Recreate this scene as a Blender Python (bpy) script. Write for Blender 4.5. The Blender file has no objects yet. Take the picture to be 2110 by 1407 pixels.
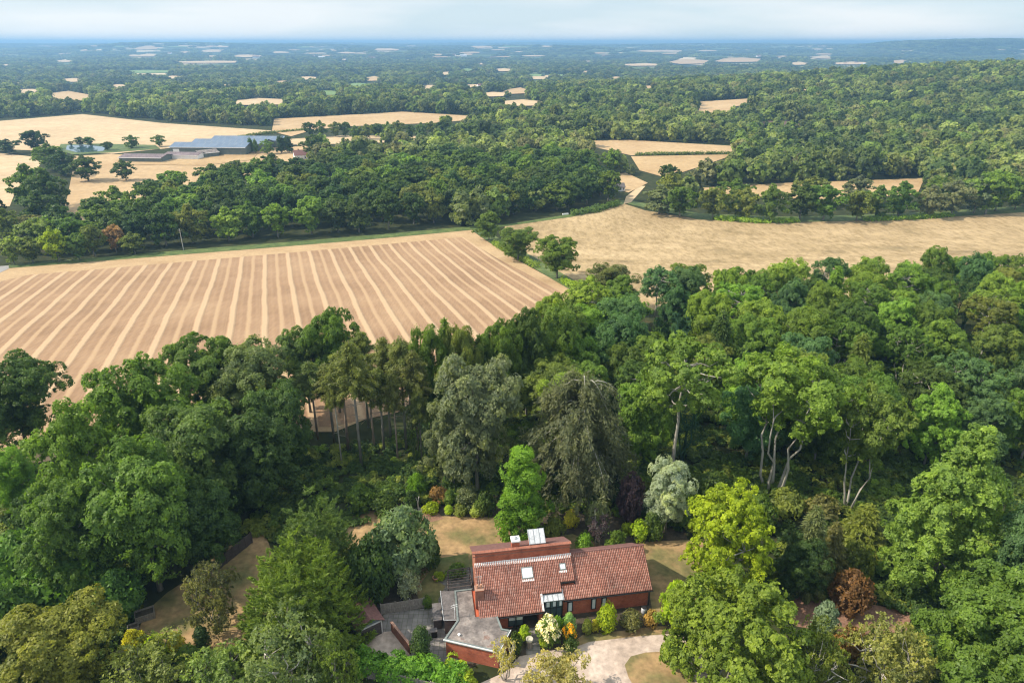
import bpy, bmesh, math, random
import numpy as np
from mathutils import Vector, Matrix
R = math.radians
# ------------------------------------------------------------------ camera, sky, sun, exposure
SC = bpy.context.scene
COL = SC.collection
H = 66.0
PITCH = math.atan(615.5 / 1407)
cd = bpy.data.cameras.new('camera'); cam = bpy.data.objects.new('camera', cd); COL.objects.link(cam)
cam.location = (0, 0, H); cam.rotation_euler = (math.pi / 2 - PITCH, 0, 0)
cd.sensor_width = 36; cd.lens = 24; cd.clip_start = 0.5; cd.clip_end = 90000
SC.camera = cam
SUN_EL, SUN_X, SUN_Y = R(43), -1.0, -0.10
W = bpy.data.worlds.new('World'); SC.world = W; W.use_nodes = True
wn = W.node_tree.nodes; wl = W.node_tree.links
sky = wn.new('ShaderNodeTexSky'); sky.sky_type = 'NISHITA'; sky.sun_disc = False
sky.sun_elevation = SUN_EL; sky.sun_rotation = math.atan2(SUN_X, SUN_Y)
sky.altitude = 100; sky.air_density = 1.0; sky.dust_density = 0.6; sky.ozone_density = 1.0
# thin high cloud veil, mixed into the sky itself
tc = wn.new('ShaderNodeTexCoord'); mp = wn.new('ShaderNodeMapping'); mp.inputs['Scale'].default_value = (1.2, 1.2, 9.0)
nz = wn.new('ShaderNodeTexNoise'); nz.inputs['Scale'].default_value = 2.2; nz.inputs['Detail'].default_value = 6
rp = wn.new('ShaderNodeValToRGB'); rp.color_ramp.elements[0].position = 0.42; rp.color_ramp.elements[1].position = 0.75
rp.color_ramp.elements[0].color = (0.9, 0.9, 0.9, 1); rp.color_ramp.elements[1].color = (0.97, 0.97, 0.97, 1)
mx = wn.new('ShaderNodeMix'); mx.data_type = 'RGBA'; r2_ = wn.new('ShaderNodeValToRGB'); r2_.color_ramp.elements[0].position = .40; r2_.color_ramp.elements[1].position = .62; r2_.color_ramp.elements[0].color = (4.5, 5.4, 5.95, 1); r2_.color_ramp.elements[1].color = (6.5, 6.7, 6.8, 1)
vm_ = wn.new('ShaderNodeMix'); vm_.data_type = 'RGBA'; vm_.blend_type = 'MULTIPLY'; vm_.inputs['Factor'].default_value = 1; vm_.inputs['B'].default_value = (7.4, 7.4, 7.4, 1)
wl.new(nz.outputs['Fac'], r2_.inputs[0]); wl.new(r2_.outputs[0], vm_.inputs['A'])
sz_ = wn.new('ShaderNodeSeparateXYZ'); wl.new(tc.outputs['Generated'], sz_.inputs[0]); hr_ = wn.new('ShaderNodeValToRGB'); wl.new(sz_.outputs['Z'], hr_.inputs[0])
hr_.color_ramp.elements[0].position = .0; hr_.color_ramp.elements[0].color = (.66, .64, .61, 1); hr_.color_ramp.elements[1].position = .35; hr_.color_ramp.elements[1].color = (1, 1, 1, 1)
e_ = hr_.color_ramp.elements.new(.10); e_.color = (.50, .54, .57, 1); e2_ = hr_.color_ramp.elements.new(.045); e2_.color = (.55, .56, .57, 1); wl.new(hr_.outputs[0], vm_.inputs['B']); wl.new(vm_.outputs['Result'], mx.inputs['B'])
wl.new(tc.outputs['Generated'], mp.inputs[0]); wl.new(mp.outputs[0], nz.inputs['Vector']); wl.new(nz.outputs['Fac'], rp.inputs[0])
wl.new(rp.outputs[0], mx.inputs['Factor']); wl.new(sky.outputs[0], mx.inputs['A'])
bg = wn['Background']; wl.new(mx.outputs['Result'], bg.inputs[0]); bg.inputs[1].default_value = 0.15
sd = bpy.data.lights.new('sun', 'SUN'); sd.energy = 4.3; sd.angle = R(0.6); sd.color = (1.0, 0.90, 0.76)
so = bpy.data.objects.new('sun', sd); COL.objects.link(so)
sv = Vector((SUN_X, SUN_Y, 0)).normalized() * math.cos(SUN_EL) + Vector((0, 0, math.sin(SUN_EL)))
so.rotation_euler = sv.to_track_quat('Z', 'Y').to_euler(); so.location = (-200, -20, 200)
vs = SC.view_settings; vs.view_transform = 'Standard'; vs.look = 'None'; vs.gamma = 1; vs.exposure = 0.78
cy = SC.cycles
cy.max_bounces = 6; cy.diffuse_bounces = 3; cy.glossy_bounces = 2; cy.transmission_bounces = 3; cy.volume_bounces = 1
cy.transparent_max_bounces = 4; cy.use_denoising = True; cy.pixel_filter_type = 'BLACKMAN_HARRIS'; cy.filter_width = 1.2; cy.caustics_reflective = False; cy.caustics_refractive = False

# ------------------------------------------------------------------ terrain
def sm(t):
    t = np.clip(t, 0, 1); return t * t * (3 - 2 * t)
def terr(x, y):
    x = np.asarray(x, float); y = np.asarray(y, float)
    z = -16 * sm((y - 95) / 235) - 16 * sm((y - 600) / 1400)
    z = z + 48 * np.exp(-((x - 1050) / 680) ** 2 - ((y - 1250) / 480) ** 2) * sm((y - 300) / 500)
    z = z + 55 * sm((y - 4000) / 5000) + 50 * sm((y - 9000) / 9000)
    z = z + 58 * np.exp(-((x + 2900) / 1500) ** 2 - ((y - 7200) / 1300) ** 2)
    far = sm((y - 2500) / 4000)
    z = z + far * 1.5 * (9 * np.sin(x / 620 + 1.3) * np.sin(y / 910 + .4) + 5 * np.sin(x / 290 + y / 530) + 7 * np.sin(x / 1700 - y / 1300))
    z = np.where(z > 44, 44 + 16 * np.tanh((z - 44) / 16), z)
    hp = sm((x - 2750) / 650) * sm((y - 5000) / 800) * (1 - sm((y - 6200) / 1500))
    z = z + 84 * hp
    return z
CP, SP = math.cos(PITCH), math.sin(PITCH)
def ray(px, py):
    a, b, f = px - 1055, 703.5 - py, 1407
    v = Vector((a, f * CP + b * SP, b * CP - f * SP)); return v / v.y
def at(px, py, z=None):
    """ground point seen at photo pixel (px, py); or the point on the level z"""
    d = ray(px, py)
    if z is not None:
        t = (z - H) / d.z; return Vector((d.x * t, d.y * t, z))
    t0 = t = 30.0
    while t < 30000:
        if H + d.z * t <= float(terr(d.x * t, t)): break
        t0 = t; t *= 1.02
    lo, hi = t0, t
    for _ in range(30):
        m = (lo + hi) / 2
        if H + d.z * m <= float(terr(d.x * m, m)): hi = m
        else: lo = m
    return Vector((d.x * hi, hi, float(terr(d.x * hi, hi))))
def proj(x, y, z):
    zz = z - H; dep = y * CP - zz * SP; up = y * SP + zz * CP
    return 1055 + 1407 * x / dep, 703.5 - 1407 * up / dep
def inpoly(x, y, poly):
    x = np.asarray(x, float); y = np.asarray(y, float); c = np.zeros(x.shape, bool); n = len(poly)
    for i in range(n):
        x1, y1 = poly[i]; x2, y2 = poly[(i + 1) % n]
        if y1 == y2: continue
        c ^= ((y1 > y) != (y2 > y)) & (x < (x2 - x1) * (y - y1) / (y2 - y1) + x1)
    return c

# ------------------------------------------------------------------ materials
def newmat(name, rough=0.8, spec=0.3):
    m = bpy.data.materials.new(name); m.use_nodes = True
    b = m.node_tree.nodes['Principled BSDF']; b.inputs['Roughness'].default_value = rough
    b.inputs['Specular IOR Level'].default_value = spec
    return m, m.node_tree.nodes, m.node_tree.links, b
def ramp(n, stops):
    r = n.new('ShaderNodeValToRGB'); e = r.color_ramp.elements
    while len(e) < len(stops): e.new(0.5)
    for i, (p, c) in enumerate(stops): e[i].position = p; e[i].color = (*c, 1)
    return r
def noise_node(n, l, scale, detail=6, rough=0.6, vec=None, stretch=None, coord='Object'):
    t = n.new('ShaderNodeTexCoord'); nz = n.new('ShaderNodeTexNoise')
    nz.inputs['Scale'].default_value = scale; nz.inputs['Detail'].default_value = detail; nz.inputs['Roughness'].default_value = rough
    if stretch:
        mp = n.new('ShaderNodeMapping'); mp.inputs['Scale'].default_value = stretch[:3]
        if len(stretch) > 3: mp.inputs['Rotation'].default_value = (0, 0, stretch[3])
        l.new(t.outputs[coord], mp.inputs[0]); l.new(mp.outputs[0], nz.inputs['Vector'])
    else: l.new(t.outputs[coord], nz.inputs['Vector'])
    return nz
def mixc(n, l, fac, a, b, mode='MIX'):
    m = n.new('ShaderNodeMix'); m.data_type = 'RGBA'; m.blend_type = mode
    for k, v in (('Factor', fac), ('A', a), ('B', b)):
        if isinstance(v, (int, float)): m.inputs[k].default_value = v
        elif isinstance(v, tuple): m.inputs[k].default_value = (*v, 1)
        else: l.new(v, m.inputs[k])
    return m.outputs['Result']
def math_(n, l, op, a, b=None):
    m = n.new('ShaderNodeMath'); m.operation = op
    for i, v in enumerate((a, b)):
        if v is None: continue
        if isinstance(v, (int, float)): m.inputs[i].default_value = v
        else: l.new(v, m.inputs[i])
    return m.outputs[0]
def noisy(name, stops, scale=1.0, detail=6, rough=0.85, bump=0.0, stretch=None, spec=0.25, scale2=None, bump_scale=None):
    m, n, l, b = newmat(name, rough, spec)
    nz = noise_node(n, l, scale, detail, stretch=stretch); r = ramp(n, stops); l.new(nz.outputs['Fac'], r.inputs[0]); out = r.outputs[0]
    if scale2:
        n2 = noise_node(n, l, scale2, 4, stretch=stretch); r2 = ramp(n, [(0.3, (.72, .72, .72)), (0.7, (1.28, 1.28, 1.28))]); l.new(n2.outputs['Fac'], r2.inputs[0])
        out = mixc(n, l, 1.0, out, r2.outputs[0], 'MULTIPLY')
    l.new(out, b.inputs['Base Color'])
    if bump:
        bp = n.new('ShaderNodeBump'); bp.inputs['Strength'].default_value = bump; bp.inputs['Distance'].default_value = 0.1
        nb = noise_node(n, l, bump_scale or scale * 4, 5); l.new(nb.outputs['Fac'], bp.inputs['Height']); l.new(bp.outputs[0], b.inputs['Normal'])
    return m
def leafmat(name, source, transl=0.45, gloss=0.25):
    m, n, l, b = newmat(name, 0.5, gloss)
    if source == 'object':
        oi = n.new('ShaderNodeObjectInfo'); base = oi.outputs['Color']
    else:
        a0 = n.new('ShaderNodeAttribute'); a0.attribute_type = 'INSTANCER'; a0.attribute_name = 'tint'; base = a0.outputs['Color']
    a = n.new('ShaderNodeAttribute'); a.attribute_type = 'GEOMETRY'; a.attribute_name = 'tone'
    r = ramp(n, [(0.0, (1.3, 1.25, .98)), (0.5, (2.25, 1.96, 1.28)), (1.0, (3.3, 2.7, 1.35))]); l.new(a.outputs['Fac'], r.inputs[0])
    c = mixc(n, l, 1.0, base, r.outputs[0], 'MULTIPLY')
    l.new(c, b.inputs['Base Color'])
    t = n.new('ShaderNodeBsdfTranslucent'); cc = mixc(n, l, 1.0, c, (1.35, 1.45, .6), 'MULTIPLY'); l.new(cc, t.inputs[0])
    ms = n.new('ShaderNodeMixShader'); ms.inputs[0].default_value = transl
    l.new(b.outputs[0], ms.inputs[1]); l.new(t.outputs[0], ms.inputs[2]); l.new(ms.outputs[0], n['Material Output'].inputs[0])
    return m
M = {}
M['leaf'] = leafmat('leaf', 'object'); M['leaf_far'] = leafmat('leaf_far', 'inst')
def barkmat(name):
    m, n, l, b = newmat(name, 0.9, 0.1)
    oi = n.new('ShaderNodeObjectInfo'); nz = noise_node(n, l, 1.6, 6, stretch=(1, 1, .25)); r = ramp(n, [(0.3, (.55, .55, .55)), (0.7, (1.3, 1.3, 1.3))])
    l.new(nz.outputs['Fac'], r.inputs[0]); l.new(mixc(n, l, 1.0, oi.outputs['Color'], r.outputs[0], 'MULTIPLY'), b.inputs['Base Color'])
    return m
M['bark'] = barkmat('bark')

def lnk(o, parent=None):
    COL.objects.link(o)
    if parent: o.parent = parent
    return o
def tag(o, label=None, cat=None, group=None, kind=None):
    for k, v in (('label', label), ('category', cat), ('group', group), ('kind', kind)):
        if v: o[k] = v
    return o
def empty(name, loc=(0, 0, 0), rz=0, label=None, cat=None, group=None):
    e = bpy.data.objects.new(name, None); e.empty_display_size = .3; e.location = loc; e.rotation_euler = (0, 0, rz); lnk(e); return tag(e, label, cat, group)
def meshobj(name, verts, faces, mat, parent=None, smooth=False):
    me = bpy.data.meshes.new(name); me.from_pydata([tuple(v) for v in verts], [], faces); me.update()
    if mat: me.materials.append(mat)
    if smooth: me.polygons.foreach_set('use_smooth', [True] * len(me.polygons))
    return lnk(bpy.data.objects.new(name, me), parent)
class MB:
    def __init__(s): s.v = []; s.f = []
    def box(s, x0, x1, y0, y1, z0, z1, fr=None):
        i = len(s.v); P = [(x, y, z) for z in (z0, z1) for y in (y0, y1) for x in (x0, x1)]
        if fr: P = [fr(*p) for p in P]
        s.v += P; s.f += [(i, i + 2, i + 3, i + 1), (i + 4, i + 5, i + 7, i + 6), (i, i + 1, i + 5, i + 4), (i + 2, i + 6, i + 7, i + 3), (i, i + 4, i + 6, i + 2), (i + 1, i + 3, i + 7, i + 5)]; return s
    def prism(s, poly, z0, z1):
        i = len(s.v); n = len(poly)
        zb = z0 if callable(z0) else (lambda p: z0); zt = z1 if callable(z1) else (lambda p: z1)
        s.v += [(p[0], p[1], zb(p)) for p in poly] + [(p[0], p[1], zt(p)) for p in poly]
        s.f += [tuple(range(i + n - 1, i - 1, -1)), tuple(range(i + n, i + 2 * n))] + [(i + k, i + (k + 1) % n, i + n + (k + 1) % n, i + n + k) for k in range(n)]; return s
    def tube(s, path, rad, n=6):
        path = [Vector(p) for p in path]; rings = []
        if not isinstance(rad, (list, tuple)): rad = [rad] * len(path)
        for k, p in enumerate(path):
            d = (path[min(k + 1, len(path) - 1)] - path[max(k - 1, 0)]).normalized()
            a = d.cross(Vector((0.13, 0.2, 1)) if abs(d.z) < .95 else Vector((1, 0, 0))).normalized(); b = d.cross(a)
            rings.append(len(s.v))
            for q in range(n):
                t = 2 * math.pi * q / n; s.v.append(tuple(p + (a * math.cos(t) + b * math.sin(t)) * rad[k]))
        for k in range(len(rings) - 1):
            for q in range(n):
                s.f.append((rings[k] + q, rings[k] + (q + 1) % n, rings[k + 1] + (q + 1) % n, rings[k + 1] + q))
        s.f.append(tuple(range(rings[0] + n - 1, rings[0] - 1, -1))); s.f.append(tuple(range(rings[-1], rings[-1] + n))); return s
    def lathe(s, prof, c=(0, 0, 0), n=14):
        i = len(s.v)
        for (r, z) in prof:
            for q in range(n): t = 2 * math.pi * q / n; s.v.append((c[0] + r * math.cos(t), c[1] + r * math.sin(t), c[2] + z))
        for k in range(len(prof) - 1):
            for q in range(n): s.f.append((i + k * n + q, i + k * n + (q + 1) % n, i + (k + 1) * n + (q + 1) % n, i + (k + 1) * n + q))
        s.f.append(tuple(range(i + n - 1, i - 1, -1))); j = i + (len(prof) - 1) * n; s.f.append(tuple(range(j, j + n))); return s
    def mesh(s, name, mat, smooth=False):
        me = bpy.data.meshes.new(name); me.from_pydata(s.v, [], s.f); me.update(); me.materials.append(mat)
        if smooth: me.polygons.foreach_set('use_smooth', [True] * len(me.polygons))
        return me
    def build(s, name, mat, parent=None, smooth=False):
        return lnk(bpy.data.objects.new(name, s.mesh(name, mat, smooth)), parent)

# ------------------------------------------------------------------ ground sheet
def axis(stops):
    out = []
    for (a, b, st) in stops: out += list(np.arange(a, b, st))
    return np.array(out + [stops[-1][1]])
ys = axis([(-120, 60, 12), (60, 420, 6), (420, 1200, 20), (1200, 4000, 70), (4000, 12000, 160), (12000, 26000, 350)])
xp = axis([(0, 260, 8), (260, 1000, 20), (1000, 4000, 80), (4000, 10000, 220), (10000, 24000, 500)])
xs = np.concatenate([-xp[:0:-1], xp])
X, Y = np.meshgrid(xs, ys); Z = terr(X, Y)
nx, ny = len(xs), len(ys)
idx = np.arange(nx * ny).reshape(ny, nx)
F = np.stack([idx[:-1, :-1], idx[:-1, 1:], idx[1:, 1:], idx[1:, :-1]], -1).reshape(-1, 4)
def npmesh(name, V, F, mat, smooth=False):
    V = np.asarray(V, np.float32); F = np.asarray(F, np.int32); k = F.shape[1]
    me = bpy.data.meshes.new(name); me.vertices.add(len(V)); me.vertices.foreach_set('co', V.ravel())
    me.loops.add(F.size); me.loops.foreach_set('vertex_index', F.ravel())
    me.polygons.add(len(F)); me.polygons.foreach_set('loop_start', np.arange(0, F.size, k, dtype=np.int32))
    if smooth: me.polygons.foreach_set('use_smooth', np.ones(len(F), bool))
    me.update(calc_edges=True); me.materials.append(mat); return me
def ground_mat():
    m, n, l, b = newmat('woodland_floor', 0.95, 0.05)
    g = n.new('ShaderNodeNewGeometry'); sp = n.new('ShaderNodeSeparateXYZ'); l.new(g.outputs['Position'], sp.inputs[0])
    nr = noise_node(n, l, 0.25, 8); near = ramp(n, [(.3, (.018, .022, .010)), (.55, (.035, .042, .016)), (.75, (.075, .060, .030))]); l.new(nr.outputs['Fac'], near.inputs[0])
    # open country far off: woods, meadows, stubble fields
    nf = noise_node(n, l, 1.0, 5, .6, stretch=(.0009, .0009, 0)); wd = ramp(n, [(.48, (1, 1, 1)), (.53, (0, 0, 0))]); l.new(nf.outputs['Fac'], wd.inputs[0])
    v = n.new('ShaderNodeTexVoronoi'); v.inputs['Scale'].default_value = 1; mp = n.new('ShaderNodeMapping'); mp.inputs['Scale'].default_value = (.0032, .0045, 0); mp.inputs['Rotation'].default_value = (0, 0, .3)
    l.new(g.outputs['Position'], mp.inputs[0]); l.new(mp.outputs[0], v.inputs['Vector']); sc_ = n.new('ShaderNodeSeparateColor'); l.new(v.outputs['Color'], sc_.inputs[0])
    pt = ramp(n, [(0, (.05, .075, .03)), (.25, (.09, .12, .045)), (.45, (.06, .085, .03)), (.50, (.13, .14, .06)), (.60, (.36, .28, .17)), (.75, (.50, .40, .26)), (.95, (.035, .05, .02))]); pt.color_ramp.interpolation = 'CONSTANT'; l.new(sc_.outputs[0], pt.inputs[0])
    farc = mixc(n, l, wd.outputs[0], pt.outputs[0], (.028, .042, .016))
    mr = n.new('ShaderNodeMapRange'); mr.inputs[1].default_value = 1500; mr.inputs[2].default_value = 2500; l.new(sp.outputs['Y'], mr.inputs[0])
    l.new(mixc(n, l, mr.outputs[0], near.outputs[0], farc), b.inputs['Base Color'])
    return m
me = npmesh('ground', np.stack([X, Y, Z], -1).reshape(-1, 3), F, ground_mat(), True)
tag(lnk(bpy.data.objects.new('ground', me)), kind='structure')

def sheet(name, pxs, mat, lift=0.05, world=False, step=None, kind='structure', label=None):
    P = [Vector((p[0], p[1], 0)) for p in pxs] if world else [at(*p) for p in pxs]
    bm = bmesh.new(); f = bm.faces.new([bm.verts.new((p.x, p.y, 0)) for p in P])
    x0, x1 = min(p.x for p in P), max(p.x for p in P); y0, y1 = min(p.y for p in P), max(p.y for p in P)
    st = step or max(5, (x1 - x0) / 40)
    for k in range(1, int((x1 - x0) / st) + 1): bmesh.ops.bisect_plane(bm, geom=bm.verts[:] + bm.edges[:] + bm.faces[:], plane_co=(x0 + k * st, 0, 0), plane_no=(1, 0, 0))
    st = step or max(5, (y1 - y0) / 50)
    for k in range(1, int((y1 - y0) / st) + 1): bmesh.ops.bisect_plane(bm, geom=bm.verts[:] + bm.edges[:] + bm.faces[:], plane_co=(0, y0 + k * st, 0), plane_no=(0, 1, 0))
    for v in bm.verts: v.co.z = float(terr(v.co.x, v.co.y)) + lift
    bmesh.ops.recalc_face_normals(bm, faces=bm.faces[:])
    if sum(f.normal.z for f in bm.faces) < 0: bmesh.ops.reverse_faces(bm, faces=bm.faces[:])
    me = bpy.data.meshes.new(name); bm.to_mesh(me); bm.free(); me.materials.append(mat)
    for p in me.polygons: p.use_smooth = True
    return tag(lnk(bpy.data.objects.new(name, me)), label, None, None, kind)

# striped stubble field with straw swaths
def stripes():
    m, n, l, b = newmat('striped_stubble', 0.9, 0.1)
    t = n.new('ShaderNodeTexCoord'); mp = n.new('ShaderNodeMapping'); mp.inputs['Rotation'].default_value = (0, 0, R(-19.0)); l.new(t.outputs['Object'], mp.inputs[0])
    wob = noise_node(n, l, .03, 2); w2 = noise_node(n, l, .9, 4)
    sp = n.new('ShaderNodeSeparateXYZ'); l.new(mp.outputs[0], sp.inputs[0])
    u = math_(n, l, 'ADD', sp.outputs['X'], math_(n, l, 'MULTIPLY', math_(n, l, 'SUBTRACT', wob.outputs['Fac'], .5), 1.6))
    u = math_(n, l, 'ADD', u, math_(n, l, 'MULTIPLY', math_(n, l, 'SUBTRACT', w2.outputs['Fac'], .5), .7))
    ph = math_(n, l, 'FRACT', math_(n, l, 'DIVIDE', u, 8.6))
    def band(c, wd, soft):
        d = math_(n, l, 'ABSOLUTE', math_(n, l, 'SUBTRACT', ph, c))
        mr = n.new('ShaderNodeMapRange'); mr.inputs[1].default_value = wd; mr.inputs[2].default_value = wd + soft; mr.inputs[3].default_value = 1; mr.inputs[4].default_value = 0; l.new(d, mr.inputs[0]); return mr.outputs[0]
    nb = noise_node(n, l, .045, 5, stretch=(1, 1, 1)); base = ramp(n, [(.3, (.20, .122, .070)), (.5, (.245, .153, .090)), (.7, (.29, .19, .113))]); l.new(nb.outputs['Fac'], base.inputs[0])
    fn = noise_node(n, l, 1.0, 5, .7, stretch=(2.2, .18, 1, R(-19))); fr = ramp(n, [(.3, (.86, .85, .83)), (.7, (1.14, 1.14, 1.13))]); l.new(fn.outputs['Fac'], fr.inputs[0])
    c = mixc(n, l, 1.0, base.outputs[0], fr.outputs[0], 'MULTIPLY')
    c = mixc(n, l, math_(n, l, 'MULTIPLY', band(.62, .035, .06), .8), c, (.36, .245, .14))
    c = mixc(n, l, math_(n, l, 'MULTIPLY', band(.66, .010, .02), .45), c, (.30, .20, .12))
    c = mixc(n, l, math_(n, l, 'MULTIPLY', band(.95, .0, .02), .35), c, (.32, .21, .12))
    bb = band(.12, .055, .07); c = mixc(n, l, math_(n, l, 'MULTIPLY', bb, .8), c, (.41, .29, .175))
    c = mixc(n, l, math_(n, l, 'MULTIPLY', band(.37, .02, .05), .15), c, (.37, .25, .14)); c = mixc(n, l, math_(n, l, 'MULTIPLY', band(.86, .02, .05), .12), c, (.37, .25, .14))
    # the headland is mown round the edge: plain straw
    l.new(c, b.inputs['Base Color'])
    bp = n.new('ShaderNodeBump'); bp.inputs['Strength'].default_value = .5; bp.inputs['Distance'].default_value = .35
    hh = math_(n, l, 'ADD', bb, math_(n, l, 'MULTIPLY', w2.outputs['Fac'], .5)); l.new(hh, bp.inputs['Height']); l.new(bp.outputs[0], b.inputs['Normal'])
    return m
def straw(name, c0, c1, sc=.03, st=None):
    m, n, l, b = newmat(name, .92, .1)
    a = noise_node(n, l, sc, 8, .65, stretch=st or (1, 1, 1)); r = ramp(n, [(.32, c0), (.68, c1)]); l.new(a.outputs['Fac'], r.inputs[0])
    f = noise_node(n, l, sc * 14, 6, .7, stretch=st or (1, 1, 1)); r2 = ramp(n, [(.3, (.80, .79, .76)), (.7, (1.2, 1.2, 1.18))]); l.new(f.outputs['Fac'], r2.inputs[0])
    l.new(mixc(n, l, 1.0, r.outputs[0], r2.outputs[0], 'MULTIPLY'), b.inputs['Base Color']); return m
def drymeadow():
    m, n, l, b = newmat('dry_meadow', .95, .05)
    a = noise_node(n, l, 1.0, 9, .68, stretch=(.032, .013, 1)); r = ramp(n, [(.28, (.17, .13, .07)), (.42, (.26, .188, .10)), (.60, (.34, .25, .14)), (.78, (.41, .31, .185))]); l.new(a.outputs['Fac'], r.inputs[0])
    f = noise_node(n, l, 1.0, 6, .75, stretch=(.45, .17, 1, .25)); r2 = ramp(n, [(.36, (.72, .70, .64)), (.5, (1, 1, 1)), (.66, (1.25, 1.25, 1.22))]); l.new(f.outputs['Fac'], r2.inputs[0])
    l.new(mixc(n, l, 1.0, r.outputs[0], r2.outputs[0], 'MULTIPLY'), b.inputs['Base Color']); return m
M['stripe'] = stripes(); M['meadow'] = drymeadow()
M['headland'] = straw('headland_straw', (.30, .20, .11), (.38, .27, .155), .08)
M['straw1'] = straw('pale_straw', (.37, .268, .16), (.44, .33, .205), .012)
M['straw2'] = straw('sandy_stubble', (.32, .215, .115), (.39, .28, .16), .02)
M['straw3'] = straw('tan_pasture', (.29, .19, .095), (.37, .26, .14), .03)
M['green_field'] = straw('green_crop', (.10, .16, .05), (.16, .22, .08), .02)
M['brown_field'] = straw('ploughed_earth', (.09, .06, .05), (.13, .09, .07), .02)
M['verge'] = noisy('rough_grass', [(.3, (.035, .06, .015)), (.6, (.09, .12, .03)), (.75, (.16, .15, .06))], .3, scale2=2)
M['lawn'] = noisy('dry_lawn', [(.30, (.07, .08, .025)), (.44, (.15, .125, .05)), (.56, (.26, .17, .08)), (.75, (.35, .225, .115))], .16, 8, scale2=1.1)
M['lawn_green'] = noisy('greener_lawn', [(.30, (.05, .075, .02)), (.5, (.12, .12, .04)), (.75, (.26, .19, .085))], .22, 8, scale2=1.2)  # grass greener and a little darker than the dry lawn
M['soil'] = noisy('bare_soil', [(.3, (.14, .075, .05)), (.7, (.26, .15, .10))], .6, scale2=3)
M['drive'] = noisy('gravel_drive', [(.3, (.31, .24, .19)), (.5, (.38, .30, .245)), (.7, (.43, .35, .29))], .25, 9, scale2=1.2)
M['paving'] = None
M['bed'] = noisy('bed_soil', [(.3, (.03, .028, .018)), (.7, (.08, .06, .04))], .8, scale2=3)
M['road'] = noisy('lane_asphalt', [(.3, (.20, .19, .18)), (.7, (.28, .27, .26))], .5)

FIELDS = []   # px polygons that trees keep clear of
def field(name, pxs, mat, lift=.06, **k):
    FIELDS.append(pxs); return sheet(name, pxs, mat, lift, **k)
STR = [(18, 553), (400, 522), (970, 473), (1040, 520), (1190, 603), (1130, 660), (1000, 710), (900, 810), (800, 845), (690, 890), (500, 890), (350, 870), (100, 950), (-120, 980), (-160, 585)]
field('stubble_field', STR, M['headland'])
INNER = [(-200, 625), (60, 567), (400, 538), (700, 512), (955, 489), (1020, 530), (1168, 606), (1110, 660), (1000, 700), (900, 790), (820, 850), (680, 880), (500, 876), (350, 858), (100, 930), (-200, 960)]
sheet('stubble_swaths', INNER, M['stripe'], .10)
MEAD = [(1040, 467), (1180, 447), (1285, 420), (1330, 434), (1440, 452), (1600, 458), (1750, 455), (1900, 450), (2110, 437), (2350, 430), (2350, 610), (1900, 640), (1500, 640), (1330, 640), (1200, 596), (1100, 545), (1040, 505)]
field('meadow_field', MEAD, M['meadow'])
field('far_field', [(-350, 262), (0, 250), (170, 236), (330, 254), (560, 270), (515, 283), (350, 306), (230, 318), (90, 312), (0, 308), (-350, 330)], M['straw1'], .3)
field('left_field', [(-350, 345), (0, 316), (92, 326), (75, 350), (30, 400), (20, 425), (-350, 500)], M['straw1'], .12)
field('paddock_field', [(150, 322), (232, 318), (330, 322), (640, 300), (640, 330), (600, 352), (470, 372), (330, 400), (190, 470), (150, 480), (120, 478), (140, 400), (150, 350)], M['straw2'], .12)
field('field_beyond_barn', [(565, 246), (830, 231), (1022, 243), (900, 254), (700, 262), (640, 270), (600, 282), (560, 272)], M['straw2'], .4)
field('strip_field', [(560, 290), (700, 280), (860, 281), (1010, 285), (880, 292), (600, 300)], M['straw1'], .3)
field('triangle_field', [(1170, 292), (1290, 289), (1532, 303), (1520, 317), (1300, 321)], M['straw2'], .3)
field('lane_side_field', [(1300, 323), (1515, 319), (1440, 345), (1372, 367), (1318, 352)], M['straw3'], .3)
field('small_field', [(1212, 362), (1290, 357), (1335, 378), (1295, 398), (1225, 378)], M['straw2'], .3)
field('hillside_field', [(1440, 211), (1566, 203), (1562, 212), (1510, 222), (1500, 236), (1440, 240)], M['straw2'], .8)
field('wood_edge_field', [(1448, 388), (1620, 378), (1800, 372), (1905, 368), (1890, 402), (1700, 412), (1450, 404)], M['straw3'], .3)
field('ploughed_field', [(1560, 250), (1690, 252), (1680, 262), (1570, 262)], M['brown_field'], .8)
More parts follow.
